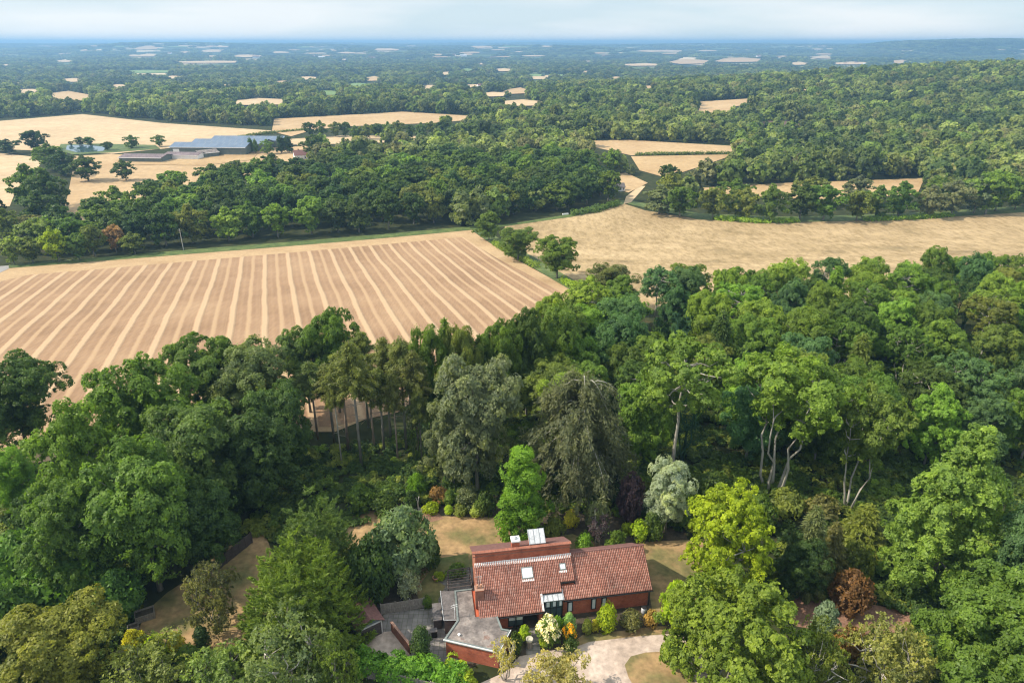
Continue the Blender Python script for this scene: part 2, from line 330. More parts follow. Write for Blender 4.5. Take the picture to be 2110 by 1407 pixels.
far_list = [('s', 30, 85, 185, 192), ('s', 215, 262, 175, 180), ('s', 560, 602, 167, 172), ('s', 612, 652, 159, 163), ('s', 890, 945, 149, 153), ('g', 700, 770, 172, 177), ('s', 1240, 1292, 159, 163), ('s', 330, 384, 157, 161), ('s', 118, 172, 162, 167), ('s', 838, 905, 177, 182), ('s', 985, 1042, 191, 197), ('s', 1310, 1352, 178, 183), ('g', 640, 705, 188, 194), ('s', 15, 62, 167, 171), ('s', 1080, 1130, 158, 162), ('s', 440, 500, 175, 179), ('s', 1010, 1060, 143, 147), ('s', 1180, 1230, 147, 150), ('s', 1620, 1680, 186, 191), ('g', 1830, 1900, 205, 211), ('s', 460, 590, 204, 219), ('s', 1000, 1130, 207, 221), ('s', 90, 185, 189, 202), ('s', 1175, 1222, 224, 233), ('s', 0, 28, 230, 236), ('s', 945, 1010, 175, 180), ('s', 1035, 1090, 182, 190),
 ('g', 225, 360, 145, 149), ('s', 502, 540, 162, 165), ('s', 742, 790, 158, 164), ('s', 862, 892, 161, 164), ('s', 327, 500, 127, 132), ('s', 480, 540, 114, 120), ('s', 412, 456, 104, 109), ('s', 272, 327, 96, 104), ('s', 280, 322, 112, 118), ('s', 366, 394, 107, 111), ('s', 420, 460, 116, 119), ('s', 111, 151, 125, 130), ('s', 0, 22, 134, 138), ('s', 557, 597, 107, 111), ('s', 695, 732, 108, 112), ('s', 768, 825, 101, 106), ('s', 680, 694, 103, 107), ('s', 590, 620, 103, 105), ('s', 445, 472, 96, 99), ('s', 950, 975, 112, 115), ('s', 170, 182, 103, 106),
 ('s', 1312, 1405, 104, 109), ('s', 1268, 1363, 132, 138), ('s', 1373, 1460, 123, 134), ('s', 1466, 1568, 120, 130), ('s', 1592, 1625, 116, 119), ('s', 1660, 1712, 117, 122), ('s', 1620, 1668, 129, 136), ('s', 1705, 1794, 129, 135), ('s', 1836, 1870, 125, 133), ('s', 1220, 1248, 109, 112), ('s', 1070, 1125, 115, 118), ('s', 1430, 1478, 104, 107), ('s', 600, 640, 128, 130), ('s', 880, 930, 118, 120), ('s', 1010, 1040, 103, 105), ('s', 1060, 1085, 107, 109)]
rf = random.Random(5)
for k_ in range(70):
    yy_ = 95 + 62 * rf.random() ** 1.3; xx_ = rf.uniform(-60, 2150)
    if (yy_ > 125 and xx_ > 1350) or (yy_ < 114 and xx_ > 1740): continue
    ww_ = rf.uniform(12, 48); far_list.append(('g' if rf.random() < .22 else 's', xx_, xx_ + ww_, yy_, yy_ + rf.uniform(1.6, 3.6)))
for i, (k, x0, x1, y0, y1) in enumerate(far_list):
    if 140 < y0 < 200: y1 += (y1 - y0) * .7
    w = x1 - x0; hh = y1 - y0
    pts = [(x0, y1 - hh * rf.uniform(.1, .5)), (x0 + w * rf.uniform(.15, .3), y0 + hh * rf.uniform(0, .4)), (x0 + w * rf.uniform(.5, .7), y0), (x1, y0 + hh * rf.uniform(.1, .5)), (x1 - w * rf.uniform(.0, .15), y1 - hh * .1), (x0 + w * rf.uniform(.3, .5), y1)]
    field('distant_field', pts, M['green_field'] if k == 'g' else M[rf.choice(['straw1', 'straw2', 'straw1'])], 1.5 if y1 > 150 else 4)
# lane, verges, tracks
sheet('lane', [(-60, 570), (0, 549), (38, 546), (20, 553), (-60, 590)], M['road'], .12)
sheet('field_verge', [(18, 546), (400, 514), (975, 466), (1045, 463), (1180, 441), (1285, 412), (1290, 420), (1180, 447), (1040, 467), (975, 474), (400, 523), (18, 553)], M['verge'], .14)
sheet('hedge_verge', [(968, 470), (1000, 474), (1100, 530), (1205, 590), (1215, 606), (1185, 604), (1100, 553), (1040, 521)], M['verge'], .16)
sheet('meadow_verge', [(1290, 412), (1440, 440), (1600, 447), (1750, 444), (1900, 438), (2110, 425), (2350, 418), (2350, 431), (2110, 438), (1900, 451), (1750, 456), (1600, 459), (1440, 453), (1295, 421)], M['verge'], .14)
sheet('farm_track', [(1285, 421), (1300, 418), (1330, 384), (1318, 384), (1290, 406)], M['straw1'], .2)
# ------------------------------------------------------------------ pond
pw, n_, l_, b_ = newmat('pond_water', .08, .5); b_.inputs['Base Color'].default_value = (.035, .07, .08, 1); M['water'] = pw
sheet('pond_bank', [(125, 298), (200, 297), (320, 300), (330, 308), (220, 316), (150, 320), (120, 310)], M['verge'], .45)
sheet('pond_water', [(138, 301), (175, 300), (222, 305), (212, 313), (160, 316), (136, 310)], M['water'], .6)
FIELDS.append([(120, 296), (330, 296), (330, 318), (120, 320)])
# ================================================================== house
def brick(name, c0, c1, c2):
    m, n, l, b = newmat(name, .9, .1)
    t = n.new('ShaderNodeTexCoord'); mp = n.new('ShaderNodeMapping'); mp.inputs['Rotation'].default_value = (math.pi / 2, 0, 0); l.new(t.outputs['Object'], mp.inputs[0])
    br = n.new('ShaderNodeTexBrick'); br.inputs['Scale'].default_value = 1.0; br.inputs['Brick Width'].default_value = .225; br.inputs['Row Height'].default_value = .075; br.inputs['Mortar Size'].default_value = .008
    br.inputs['Color1'].default_value = (*c0, 1); br.inputs['Color2'].default_value = (*c1, 1); br.inputs['Mortar'].default_value = (*c2, 1); l.new(mp.outputs[0], br.inputs['Vector'])
    nz = noise_node(n, l, .9, 7, .7); r = ramp(n, [(.3, (.62, .60, .60)), (.5, (1, 1, 1)), (.72, (1.30, 1.32, 1.30))]); l.new(nz.outputs['Fac'], r.inputs[0])
    l.new(mixc(n, l, 1.0, br.outputs['Color'], r.outputs[0], 'MULTIPLY'), b.inputs['Base Color']); return m
M['brick'] = brick('red_brick', (.40, .095, .045), (.30, .07, .035), (.26, .16, .12))
M['brick_old'] = brick('weathered_brick', (.26, .10, .065), (.20, .075, .05), (.20, .15, .12))
def tilemat():
    m, n, l, b = newmat('clay_pantiles', .8, .2)
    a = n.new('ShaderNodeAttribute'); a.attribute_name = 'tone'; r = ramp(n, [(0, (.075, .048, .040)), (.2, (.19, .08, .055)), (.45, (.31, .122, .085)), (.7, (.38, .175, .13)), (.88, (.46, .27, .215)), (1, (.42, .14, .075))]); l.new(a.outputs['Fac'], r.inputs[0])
    nz = noise_node(n, l, .35, 5); r2 = ramp(n, [(.3, (.72, .75, .78)), (.7, (1.2, 1.15, 1.12))]); l.new(nz.outputs['Fac'], r2.inputs[0]); c = mixc(n, l, 1, a_ := r.outputs[0], r2.outputs[0], 'MULTIPLY')
    n3 = noise_node(n, l, 1.6, 5); r3 = ramp(n, [(.60, (0, 0, 0)), (.72, (.55, .55, .55))]); l.new(n3.outputs['Fac'], r3.inputs[0]); c = mixc(n, l, r3.outputs[0], c, (.10, .085, .07))
    l.new(c, b.inputs['Base Color']); return m
M['tile'] = tilemat()
M['oldtile'] = noisy('brown_plain_tiles', [(.3, (.11, .055, .05)), (.7, (.20, .10, .085))], 3, bump=.3, bump_scale=8)
M['lead'] = noisy('lead_sheet', [(.3, (.32, .33, .34)), (.7, (.46, .47, .48))], 1.2, rough=.55, spec=.5, scale2=5)
M['leadseam'] = noisy('lead_roll', [(.3, (.22, .23, .24)), (.7, (.30, .31, .32))], 2)
M['flash'] = noisy('pale_flashing', [(.3, (.55, .53, .51)), (.7, (.74, .72, .70))], 2)
M['felt'] = noisy('weathered_felt', [(.30, (.08, .07, .065)), (.46, (.135, .115, .105)), (.60, (.22, .19, .17)), (.68, (.14, .075, .055)), (.8, (.15, .13, .115))], .55, 9, scale2=2.5)
M['felt2'] = noisy('grey_felt', [(.3, (.085, .075, .072)), (.7, (.13, .115, .11))], .8, scale2=3)
M['kerb'] = noisy('roof_edge', [(.3, (.10, .12, .115)), (.7, (.17, .19, .18))], 2)
M['white'] = noisy('white_trim', [(.3, (.62, .61, .60)), (.7, (.76, .75, .74))], 2)
M['black'] = noisy('black_frame', [(.3, (.012, .011, .011)), (.7, (.022, .02, .02))], 3, rough=.5)
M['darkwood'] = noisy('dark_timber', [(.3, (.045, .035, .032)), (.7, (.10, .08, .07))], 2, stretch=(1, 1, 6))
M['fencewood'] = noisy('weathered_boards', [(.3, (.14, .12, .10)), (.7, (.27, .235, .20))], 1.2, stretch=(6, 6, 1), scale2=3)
M['palewood'] = noisy('silvered_timber', [(.3, (.34, .31, .29)), (.7, (.5, .47, .44))], 1.2)
M['blind'] = noisy('pale_blind', [(.3, (.45, .48, .50)), (.7, (.62, .65, .66))], .8)
M['stone'] = noisy('old_stone', [(.3, (.30, .28, .22)), (.7, (.45, .42, .34))], 3)
M['terra'] = noisy('terracotta', [(.3, (.32, .15, .09)), (.7, (.42, .22, .14))], 3)
m_, n_, l_, b_ = newmat('window_glass', .06, .8); b_.inputs['Base Color'].default_value = (.06, .085, .095, 1); M['glass'] = m_
m_, n_, l_, b_ = newmat('bright_skylight', .12, .7); b_.inputs['Base Color'].default_value = (.66, .69, .71, 1); M['skyglass'] = m_
def pavemat():
    m, n, l, b = newmat('paving_slabs', .85, .2); t = n.new('ShaderNodeTexCoord'); br = n.new('ShaderNodeTexBrick'); br.inputs['Scale'].default_value = 1; br.offset = .0; br.inputs['Brick Width'].default_value = .62; br.inputs['Row Height'].default_value = .62; br.inputs['Mortar Size'].default_value = .03
    br.inputs['Color1'].default_value = (.15, .135, .125, 1); br.inputs['Color2'].default_value = (.20, .18, .165, 1); br.inputs['Mortar'].default_value = (.10, .10, .07, 1); l.new(t.outputs['Object'], br.inputs['Vector'])
    nz = noise_node(n, l, .8, 6); r = ramp(n, [(.3, (.7, .7, .7)), (.7, (1.25, 1.25, 1.25))]); l.new(nz.outputs['Fac'], r.inputs[0]); l.new(mixc(n, l, 1, br.outputs['Color'], r.outputs[0], 'MULTIPLY'), b.inputs['Base Color']); return m
M['paving'] = pavemat()
HO = Vector((-3.8, 61.9, 0)); HA = R(9.0); ca, sa = math.cos(HA), math.sin(HA)
def loc(p): d = (p[0] - HO.x, p[1] - HO.y); return (d[0] * ca + d[1] * sa, -d[0] * sa + d[1] * ca)
def zp(X, Y): return 880 + X / 4.396, 1080 + Y / 4.396
def lz(X, Y, z): return loc(at(*zp(X, Y), z))                     # local point on a level
def hv(X, Y, v):                                                    # local (u, z) on the vertical plane v
    d = ray(*zp(X, Y)); n = (-sa, ca); t = (v + HO.x * n[0] + HO.y * n[1]) / (d.x * n[0] + d.y * n[1]); p = d * t; return loc(p)[0], H + p.z
house = empty('brick_house', (HO.x, HO.y, 0), HA, 'red brick house with pantiled roofs, a clerestory wall and a flat-roofed wing', 'house')
def part(name, mb, mat, parent=house, label=None, smooth=False): o = mb.build(name, mat, parent, smooth); return tag(o, label)
SL = .765; ZE = 2.6
zm = lambda v: ZE + SL * v
zw = lambda v: 2.95 + SL * (v - 1.05)
def extr(mb, prof, u0, u1):
    i = len(mb.v); n = len(prof); mb.v += [(u0, v, z) for v, z in prof] + [(u1, v, z) for v, z in prof]
    mb.f += [tuple(range(i, i + n)), tuple(range(i + 2 * n - 1, i + n - 1, -1))] + [(i + k, i + n + k, i + n + (k + 1) % n, i + (k + 1) % n) for k in range(n)]
w = MB()
extr(w, [(.5, 0), (.5, zm(.5) - .12), (5.08, zm(5.08) - .12), (5.08, 8.0), (5.35, 8.0), (9.2, 5.55), (9.2, 0)], 0.0, 4.05)
extr(w, [(2.3, 0), (2.3, zm(2.3) - .12), (5.08, zm(5.08) - .12), (5.08, 8.0), (5.35, 8.0), (9.2, 5.55), (9.2, 0)], 4.05, 12.05)
extr(w, [(.5, 0), (.5, zm(.5) - .14), (2.3, zm(2.3) - .14), (2.3, 0)], 7.3, 7.75)
part('wall', w, M['brick'])
w2 = MB(); extr(w2, [(1.4, 0), (1.4, zw(1.4) - .12), (5.3, zw(5.3) - .14), (9.3, 2.95), (9.3, 0)], 12.06, 21.6)
extr(w2, [(1.4, 0), (1.4, zw(1.4) - .12), (2.28, zw(2.28) - .12), (2.28, 0)], 10.35, 12.04); part('wall', w2, M['brick'], label='right wing wall of red brick')
cop = MB().box(-.35, 12.25, 4.98, 5.45, 8.0, 8.12); part('coping', cop, M['brick_old']); MB
band_ = MB().box(-.3, 12.2, 5.02, 5.079, 7.5, 7.62); part('brick_course', band_, M['brick_old'])
def pantiles(name, rects, zf, parent, seed, slope=SL):
    rr = np.random.default_rng(seed); V = []; F = []; T = []; cw = .225; rw = .265; S = 5; prof = [0, .06, .10, .075, .015]
    for (u0, u1, v0, v1) in rects:
        nc = int(round((u1 - u0) / cw)); nrow = max(1, int(round((v1 - v0) / rw))); dv = (v1 - v0) / nrow; du = (u1 - u0) / nc
        for r_ in range(nrow):
            va, vb = v0 + r_ * dv, v0 + (r_ + 1) * dv + .02
            i = len(V); m = nc * S + 1; jit = rr.normal(size=nc + 1) * .006
            for (v, lift) in ((va, .0), (va, .050), (vb, .004)):
                for q in range(m): V.append((u0 + q * du / S, v, zf(v) + lift + (prof[q % S] if lift or v == va else 0) * (1 if lift > .0 else 0) + jit[q // S]))
            tn = rr.random(nc) ** .9
            for q in range(m - 1):
                F.append((i + q, i + q + 1, i + m + q + 1, i + m + q)); F.append((i + m + q, i + m + q + 1, i + 2 * m + q + 1, i + 2 * m + q)); t = .42 + .42 * tn[q // S] if q % S not in (0, 4) else .06 + .12 * tn[q // S]; T += [t * .3, t]  # valley and step faces get darker tones: crease shade put into the colour
    me = npmesh(name, V, F, M['tile']); a = me.attributes.new('tone', 'FLOAT', 'FACE'); a.data.foreach_set('value', np.array(T, np.float32)); return lnk(bpy.data.objects.new(name, me), parent)
roof = pantiles('roof', [(-.12, 7.85, -.12, 1.52), (-.12, 10.35, 1.52, 2.42), (-.12, 12.2, 2.42, 5.06)], zm, house, 3)
wr = pantiles('roof', [(10.45, 21.95, .93, 2.30), (10.45, 21.95, 2.30, 5.38)], zw, house, 4); wr['label'] = 'lower pantiled roof of the right wing'
rb = MB(); rb.prism([(-.12, -.12), (7.85, -.12), (7.85, 1.5), (-.12, 1.5)], lambda p: zm(p[1]) - .10, lambda p: zm(p[1]) - .01); rb.prism([(-.12, 1.5), (10.35, 1.5), (10.35, 2.42), (-.12, 2.42)], lambda p: zm(p[1]) - .10, lambda p: zm(p[1]) - .01); rb.prism([(-.12, 2.42), (12.2, 2.42), (12.2, 5.06), (-.12, 5.06)], lambda p: zm(p[1]) - .10, lambda p: zm(p[1]) - .01)
part('roof_deck', rb, M['black'], roof)
rb = MB(); rb.prism([(10.45, .93), (21.95, .93), (21.95, 5.38), (10.45, 5.38)], lambda p: zw(p[1]) - .12, lambda p: zw(p[1]) - .01); part('roof_deck', rb, M['black'], wr)
# eave gutters and black strips standing in for shadow at the roof step
g = MB(); g.tube([(-.15, -.22, 2.42), (7.9, -.22, 2.42)], .06, 6); g.tube([(10.5, .84, 2.78), (22, .84, 2.78)], .06, 6); g.tube([(21.9, .9, 2.75), (21.75, 1.3, 2.5), (21.7, 1.3, 0)], .05, 6); part('gutter', g, M['black'])
g = MB(); g.box(10.36, 12.2, 2.30, 2.41, zm(2.4) - .42, zm(2.4) - .02); g.box(12.12, 12.2, 2.43, 5.0, 4.3, 4.31); part('step_shadow_strip', g, M['black'])
g = MB(); extr(g, [(2.42, zm(2.42) - .7), (2.42, zm(2.42) - .02), (5.06, zm(5.06) - .02), (5.06, zm(5.06) - .9)], 12.07, 12.15); part('roof_cheek', g, M['oldtile'])
# rear slopes
g = MB(); g.prism([(-.3, 5.46), (12.3, 5.46), (12.3, 9.5), (-.3, 9.5)], lambda p: 8.0 - (p[1] - 5.46) * .62, lambda p: 8.08 - (p[1] - 5.46) * .62); part('rear_roof', g, M['oldtile'])
g = MB(); g.prism([(12.1, 5.39), (21.95, 5.39), (21.95, 9.6), (12.1, 9.6)], lambda p: zw(5.38) - .06 - (p[1] - 5.38) * .74, lambda p: zw(5.38) + .02 - (p[1] - 5.38) * .74); part('rear_roof', g, M['oldtile'])
g = MB(); g.tube([(12.25, 5.38, zw(5.38) + .03), (22, 5.38, zw(5.38) + .03)], .13, 8); part('ridge_tiles', g, M['oldtile'])
# pale lead flashing under the clerestory
g = MB(); g.prism([(-.12, 4.80), (12.2, 4.80), (12.2, 5.075), (-.12, 5.075)], lambda p: zm(p[1]) + .03, lambda p: zm(p[1]) + .085)
for k in range(54): g.prism([(-.1 + k * .2275, 4.64), (.02 + k * .2275, 4.64), (.02 + k * .2275, 4.82), (-.1 + k * .2275, 4.82)], lambda p: zm(p[1]) + .03, lambda p: zm(p[1]) + .082)
part('ridge_flashing', g, M['flash'])
# skylights
def skylight(X0, X1, Y0, Y1, glassmat, lab):
    # on the roof plane: solve z with the plane
    def onroof(X, Y):
        z = 4.5
        for _ in range(12): u, v = lz(X, Y, z); z = z * .5 + .5 * (zm(v) + .1)
        return u, v
    a, b_, c = onroof(X0, Y1), onroof(X1, Y1), onroof(X0, Y0); u0, u1, v0, v1 = a[0], b_[0], a[1], c[1]
    f = MB(); t = .09
    for (p, q, r_, s) in ((u0, u1, v0, v0 + t), (u0, u1, v1 - t, v1), (u0, u0 + t, v0 + t, v1 - t), (u1 - t, u1, v0 + t, v1 - t)): f.prism([(p, r_), (q, r_), (q, s), (p, s)], lambda w_: zm(w_[1]) + .04, lambda w_: zm(w_[1]) + .17)
    fo = part('skylight', f, M['kerb'], label=lab); f = MB().prism([(u0 + t, v0 + t), (u1 - t, v0 + t), (u1 - t, v1 - t), (u0 + t, v1 - t)], lambda w_: zm(w_[1]) + .06, lambda w_: zm(w_[1]) + .14); part('pane', f, glassmat, fo)
    f = MB().prism([(u0 - .08, v0 - .22), (u1 + .08, v0 - .22), (u1 + .08, v0 - .01), (u0 - .08, v0 - .01)], lambda w_: zm(w_[1]) + .05, lambda w_: zm(w_[1]) + .09); part('flashing', f, M['flash'], fo)
skylight(862, 968, 392, 498, M['skyglass'], 'larger roof window with a bright white pane'); skylight(1204, 1262, 355, 418, M['blind'], 'small roof window near the right end')
# chimneys
c = MB().box(-.38, .62, 1.55, 2.45, 2.6, 5.35); ch = part('chimney', c, M['brick_old'], label='brick chimney straddling the left gable'); part('chimney_cap', MB().box(-.43, .67, 1.5, 2.5, 5.35, 5.47), M['brick'], ch)
c = MB(); c.lathe([(.13, 0), (.15, .1), (.11, .45), (.13, .5)], (-.1, 2.0, 5.47)); c.lathe([(.13, 0), (.15, .1), (.11, .45), (.13, .5)], (.35, 2.0, 5.47)); part('chimney_pots', c, M['terra'], ch)
c = MB(); c.tube([(.1, 2.45, 5.4), (.1, 2.45, 6.9)], .03, 5); c.tube([(-.35, 2.45, 6.8), (.55, 2.45, 6.8)], .02, 5); c.tube([(.3, 2.5, 5.4), (.42, 2.5, 6.7)], .02, 5); part('aerial', c, M['palewood'], ch)
u, z = hv(800, 200, 5.9); c = MB().box(u - .48, u + .48, 5.6, 6.5, 7.2, 8.75); ch2 = part('chimney', c, M['brick'], label='square chimney with a white cap behind the clerestory'); part('chimney_cap', MB().box(u - .56, u + .56, 5.52, 6.58, 8.75, 8.95), M['white'], ch2); part('cowl', MB().lathe([(.25, 0), (.25, .2), (.12, .35), (.05, .4)], (u, 6.05, 8.95)), M['lead'], ch2)
# lead-covered rooflight box behind the clerestory, sloping towards the front
ua, ub = hv(925, 195, 5.6)[0], hv(1075, 185, 5.6)[0]
zl = lambda p: 8.25 + (p[1] - 5.55) * .62
c = MB(); c.prism([(ua + .12, 5.62), (ub - .12, 5.62), (ub - .12, 7.05), (ua + .12, 7.05)], 5.9, lambda p: zl(p) - .1); db = part('rooflight_box', c, M['brick_old'])
c = MB(); c.prism([(ua, 5.55), (ub, 5.55), (ub, 7.15), (ua, 7.15)], lambda p: zl(p) - .1, zl); part('lead_roof', c, M['lead'], db)
c = MB()
for k in range(0, 4): uu = ua + (ub - ua) * k / 3; uu = min(max(uu, ua + .04), ub - .04); c.tube([(uu, 5.5, zl((0, 5.5)) + .02), (uu, 7.15, zl((0, 7.15)) + .02)], .045, 6)
part('lead_rolls', c, M['leadseam'], db)
# entrance bay with lead lean-to
bu0, bu1 = 7.75, 10.42
c = MB(); c.prism([(bu0, .78), (bu1 + .08, .78), (bu1 + .08, 2.1), (bu0 - .05, 2.1)], lambda p: 3.14 + (p[1] - .8) * .42, lambda p: 3.24 + (p[1] - .8) * .42); bay = part('bay_roof', c, M['lead'])
c = MB()
for k in range(5): uu = bu0 + .05 + (bu1 - bu0 - .1) * k / 4; c.tube([(uu, .76, 3.25), (uu, 2.08, 3.80)], .035, 5)
part('lead_rolls', c, M['leadseam'], bay)
c = MB().prism([(7.62, -.1), (7.84, -.1), (7.84, 1.5), (7.62, 1.5)], lambda p: zm(p[1]) + .05, lambda p: zm(p[1]) + .12); part('flashing', c, M['flash'], bay)
def window(u0, u1, z0, z1, v, nx_=1, nz_=None, frame='black', t=.09, pane='glass', lab=None, blind=None):
    f = MB(); f.box(u0, u1, v - .05, v + .05, z0, z0 + t); f.box(u0, u1, v - .05, v + .05, z1 - t, z1); 
    for k in range(nx_ + 1): uu = u0 + (u1 - u0 - t) * k / nx_; f.box(uu, uu + t, v - .05, v + .05, z0 + t, z1 - t)
    if nz_:
        for zz in nz_: f.box(u0 + t, u1 - t, v - .045, v + .045, zz, zz + .07)
    fo = part('window', f, M[frame], label=lab)
    part('pane', MB().box(u0 + .03, u1 - .03, v - .012, v + .012, z0 + .03, z1 - .03), M[pane], fo)
    if blind:
        for (a, b_, c_, d_) in blind: part('blind', MB().box(a, b_, v - .024, v - .014, c_, d_), M['blind'], fo)
    return fo
window(bu0 + .25, bu1 - .1, .3, 3.12, .95, 3, [1.9], lab='tall dark framed bay window under the lead roof', blind=[(bu0 + .55 + k * .82, bu0 + .95 + k * .82, 2.15, 2.9) for k in range(3)])
bs = MB(); bs.box(bu0 + .2, bu0 + .28, 1.0, 2.29, 0, 3.12); bs.box(bu1 - .1, bu1 - .02, 1.0, 1.39, 0, 3.12); bs.box(bu0 + .28, bu1 - .1, 1.0, 1.05, 0, .3); part('bay_side', bs, M['black'])
def winpx(X0, X1, Y0, Y1, v, **k): a = hv(X0, Y1, v); b_ = hv(X1, Y0, v); return window(a[0], max(b_[0], a[0] + .4), a[1], b_[1], v, **k)
def bl1(X0, X1, Y0, Y1, v): a = hv(X0, Y1, v); b_ = hv(X1, Y0, v); return [(a[0] + .16, b_[0] - .12, a[1] + .1, b_[1] - .1)]
winpx(1268, 1322, 698, 792, 1.35, lab='narrow window beside the entrance bay', blind=bl1(1268, 1322, 698, 792, 1.35)); winpx(1482, 1535, 668, 768, 1.35, lab='middle narrow window of the right wing', blind=bl1(1482, 1535, 668, 768, 1.35)); winpx(1575, 1628, 660, 750, 1.35, lab='narrow window behind the rounded bush', blind=bl1(1575, 1628, 660, 750, 1.35))
a = hv(735, 925, .45); b_ = hv(872, 826, .45); window(a[0], b_[0], a[1], b_[1], .45, 2, lab='double window under the main eave', blind=[(a[0] + .1, (a[0] + b_[0]) / 2 - .05, b_[1] - .55, b_[1] - .1), ((a[0] + b_[0]) / 2 + .08, b_[0] - .1, b_[1] - .55, b_[1] - .1)])
c = MB().box(5.2, 6.2, 2.2, 2.28, 0, 2.1); dr = part('door', c, M['darkwood'], label='dark front door at the back of the porch'); part('handle', MB().box(6.0, 6.05, 2.15, 2.2, 1.0, 1.15), M['lead'], dr)
part('porch_post', MB().box(4.3, 4.42, .1, .22, 0, 2.4), M['black'])
# flat-roofed wing: outline taken at roof level
G_ = {k: lz(*v, 2.7) for k, v in dict(A=(150, 1045), B=(652, 1160), C=(757, 960), D=(682, 946), E=(640, 836), F=(270, 872), UL=(245, 590)).items()}
poly = [G_['A'], G_['B'], G_['C'], G_['D'], G_['E'], (G_['E'][0], .45), (-.4, .45), (-.4, 4.9), (G_['UL'][0], 4.9), G_['F']]
def inset(P, d):
    n = len(P); out = []
    for i in range(n):
        a, b_, c_ = Vector(P[i - 1]), Vector(P[i]), Vector(P[(i + 1) % n]); e1 = (b_ - a).normalized(); e2 = (c_ - b_).normalized(); n1 = Vector((-e1.y, e1.x)); n2 = Vector((-e2.y, e2.x)); m = (n1 + n2); m = m / max(m.length_squared, .3) * 2 * d; out.append((b_.x + m.x, b_.y + m.y))
    return out
part('flat_roof', MB().prism(inset(poly, .2), 2.5, 2.66), M['felt'])
c = MB(); out_, in_ = poly, inset(poly, .22); n0 = len(poly)
for k in range(n0):
    if k in (5, 6, 4): continue
    q = [out_[k], out_[(k + 1) % n0], in_[(k + 1) % n0], in_[k]]; c.prism(q, 2.45, 2.78)
part('roof_kerb', c, M['kerb'])
c = MB(); o2 = inset(poly, -.05)
for k in (0, 1): c.prism([o2[k], o2[k + 1], poly[k + 1], poly[k]], 2.62, 2.80)
part('roof_trim', c, M['white'])
wp = inset(poly, .16)
part('wall', MB().prism([wp[0], wp[1], wp[2], wp[3], wp[4], (wp[4][0], .49), (-.02, .49), (-.02, 4.8), (wp[8][0], 4.8), wp[9]], 0, 2.49), M['brick'], label='sunlit brick wall of the flat-roofed wing')
part('roof_vent', MB().lathe([(.12, 0), (.12, .2), (.18, .22), (.05, .32)], (*lz(290, 1000, 2.75), 2.66)), M['white'])
p = lz(250, 840, 2.7); q_ = lz(260, 690, 4.4)
c = MB(); c.tube([(p[0], p[1], 2.5), (p[0], p[1], 4.6)], .03, 5)
for zz in (4.5, 4.2): c.tube([(p[0] - .4, p[1], zz), (p[0] + .4, p[1] + .2, zz)], .02, 5)
c.tube([(p[0], p[1] - .5, 4.35), (p[0], p[1] + .5, 4.35)], .02, 5); part('aerial', c, M['white'], label='white television aerial on the flat roof edge')
# lower grey lean-to on the left of the flat roof
L_ = [lz(150, 868, 2.3), lz(288, 868, 2.3), lz(243, 603, 2.3), lz(120, 603, 2.3)]
part('lean_to_roof', MB().prism(L_, 2.2, 2.3), M['felt2']); c = MB(); lw = [L_[0], (L_[1][0], L_[0][1]), (L_[2][0], L_[3][1]), L_[3]]
c.prism(inset(L_, .12), 0, 2.19); part('lean_to_wall', c, M['darkwood']); c = MB(); c.tube([(*L_[0], 2.34), (*L_[1], 2.34)], .04, 5); c.tube([(*L_[0], 2.34), (*L_[3], 2.34)], .04, 5); part('gutter', c, M['lead'])
# pergola and yard things (things of their own)
P0 = [loc(at(*zp(X, Y), 2.4)) for X, Y in ((190, 575), (405, 545), (385, 388), (188, 415))]
def wld(p, z=0): return (HO.x + p[0] * ca - p[1] * sa, HO.y + p[0] * sa + p[1] * ca, z)
pr = empty('pergola', wld(P0[0]), 0, 'dark timber pergola over the terrace beside the left gable', 'pergola'); Q = [Vector(wld(p)) - Vector(wld(P0[0])) for p in P0]
for q in Q:
    MB().box(q.x - .07, q.x + .07, q.y - .07, q.y + .07, 0, 2.3).build('post', M['darkwood'], pr)
c = MB(); 
for i in range(4): a, b_ = Q[i], Q[(i + 1) % 4]; c.tube([(a.x, a.y, 2.35), (b_.x, b_.y, 2.35)], .08, 4)
c.build('beam', M['darkwood'], pr)
for k in range(1, 7): a = Q[0].lerp(Q[3], k / 7); b_ = Q[1].lerp(Q[2], k / 7); MB().tube([(a.x - .2, a.y, 2.48), (b_.x, b_.y, 2.48)], .04, 4).build('rafter', M['darkwood'], pr)
def thing(name, px, lab, cat, rz=HA, z=None): p = at(*px); return empty(name, (p.x, p.y, float(terr(p.x, p.y))), rz, lab, cat)
t = thing('log_store', zp(100, 945), 'dark timber log store against the left of the house', 'log store'); MB().box(-.45, .45, -.1, .1, .0, 1.5).build('front', M['darkwood'], t); c = MB(); c.box(-.5, -.42, .1, 2.4, 0, 1.5); c.box(.42, .5, .1, 2.4, 0, 1.5); c.build('side', M['darkwood'], t); MB().prism([(-.55, -.25), (.55, -.25), (.55, 2.6), (-.55, 2.6)], 1.5, 1.62).build('roof', M['felt2'], t)
t = thing('dustbin', (895, 1310), 'small dark bin beside the log store', 'bin'); MB().box(-.35, .35, -.3, .3, 0, .9).build('body', M['black'], t); MB().box(-.38, .38, -.33, .33, .9, 1.0).build('lid', M['felt2'], t)
t = thing('water_butt', (1326, 1263), 'grey water butt with a dark lid at the right end of the house', 'water butt'); MB().lathe([(.26, 0), (.33, .3), (.33, .7), (.28, .95)]).build('barrel', M['lead'], t, True); MB().lathe([(.30, .95), (.3, 1.03), (.1, 1.06)]).build('lid', M['black'], t)
t = thing('stone_urn', (1091, 1333), 'pale stone planter standing on a stump beside the porch path', 'planter'); MB().lathe([(.34, 0), (.36, .1), (.30, .8), (.33, .9)]).build('stump', M['fencewood'], t, True); MB().lathe([(.25, .9), (.42, 1.15), (.44, 1.4), (.36, 1.4), (.30, 1.25)]).build('bowl', M['stone'], t, True)
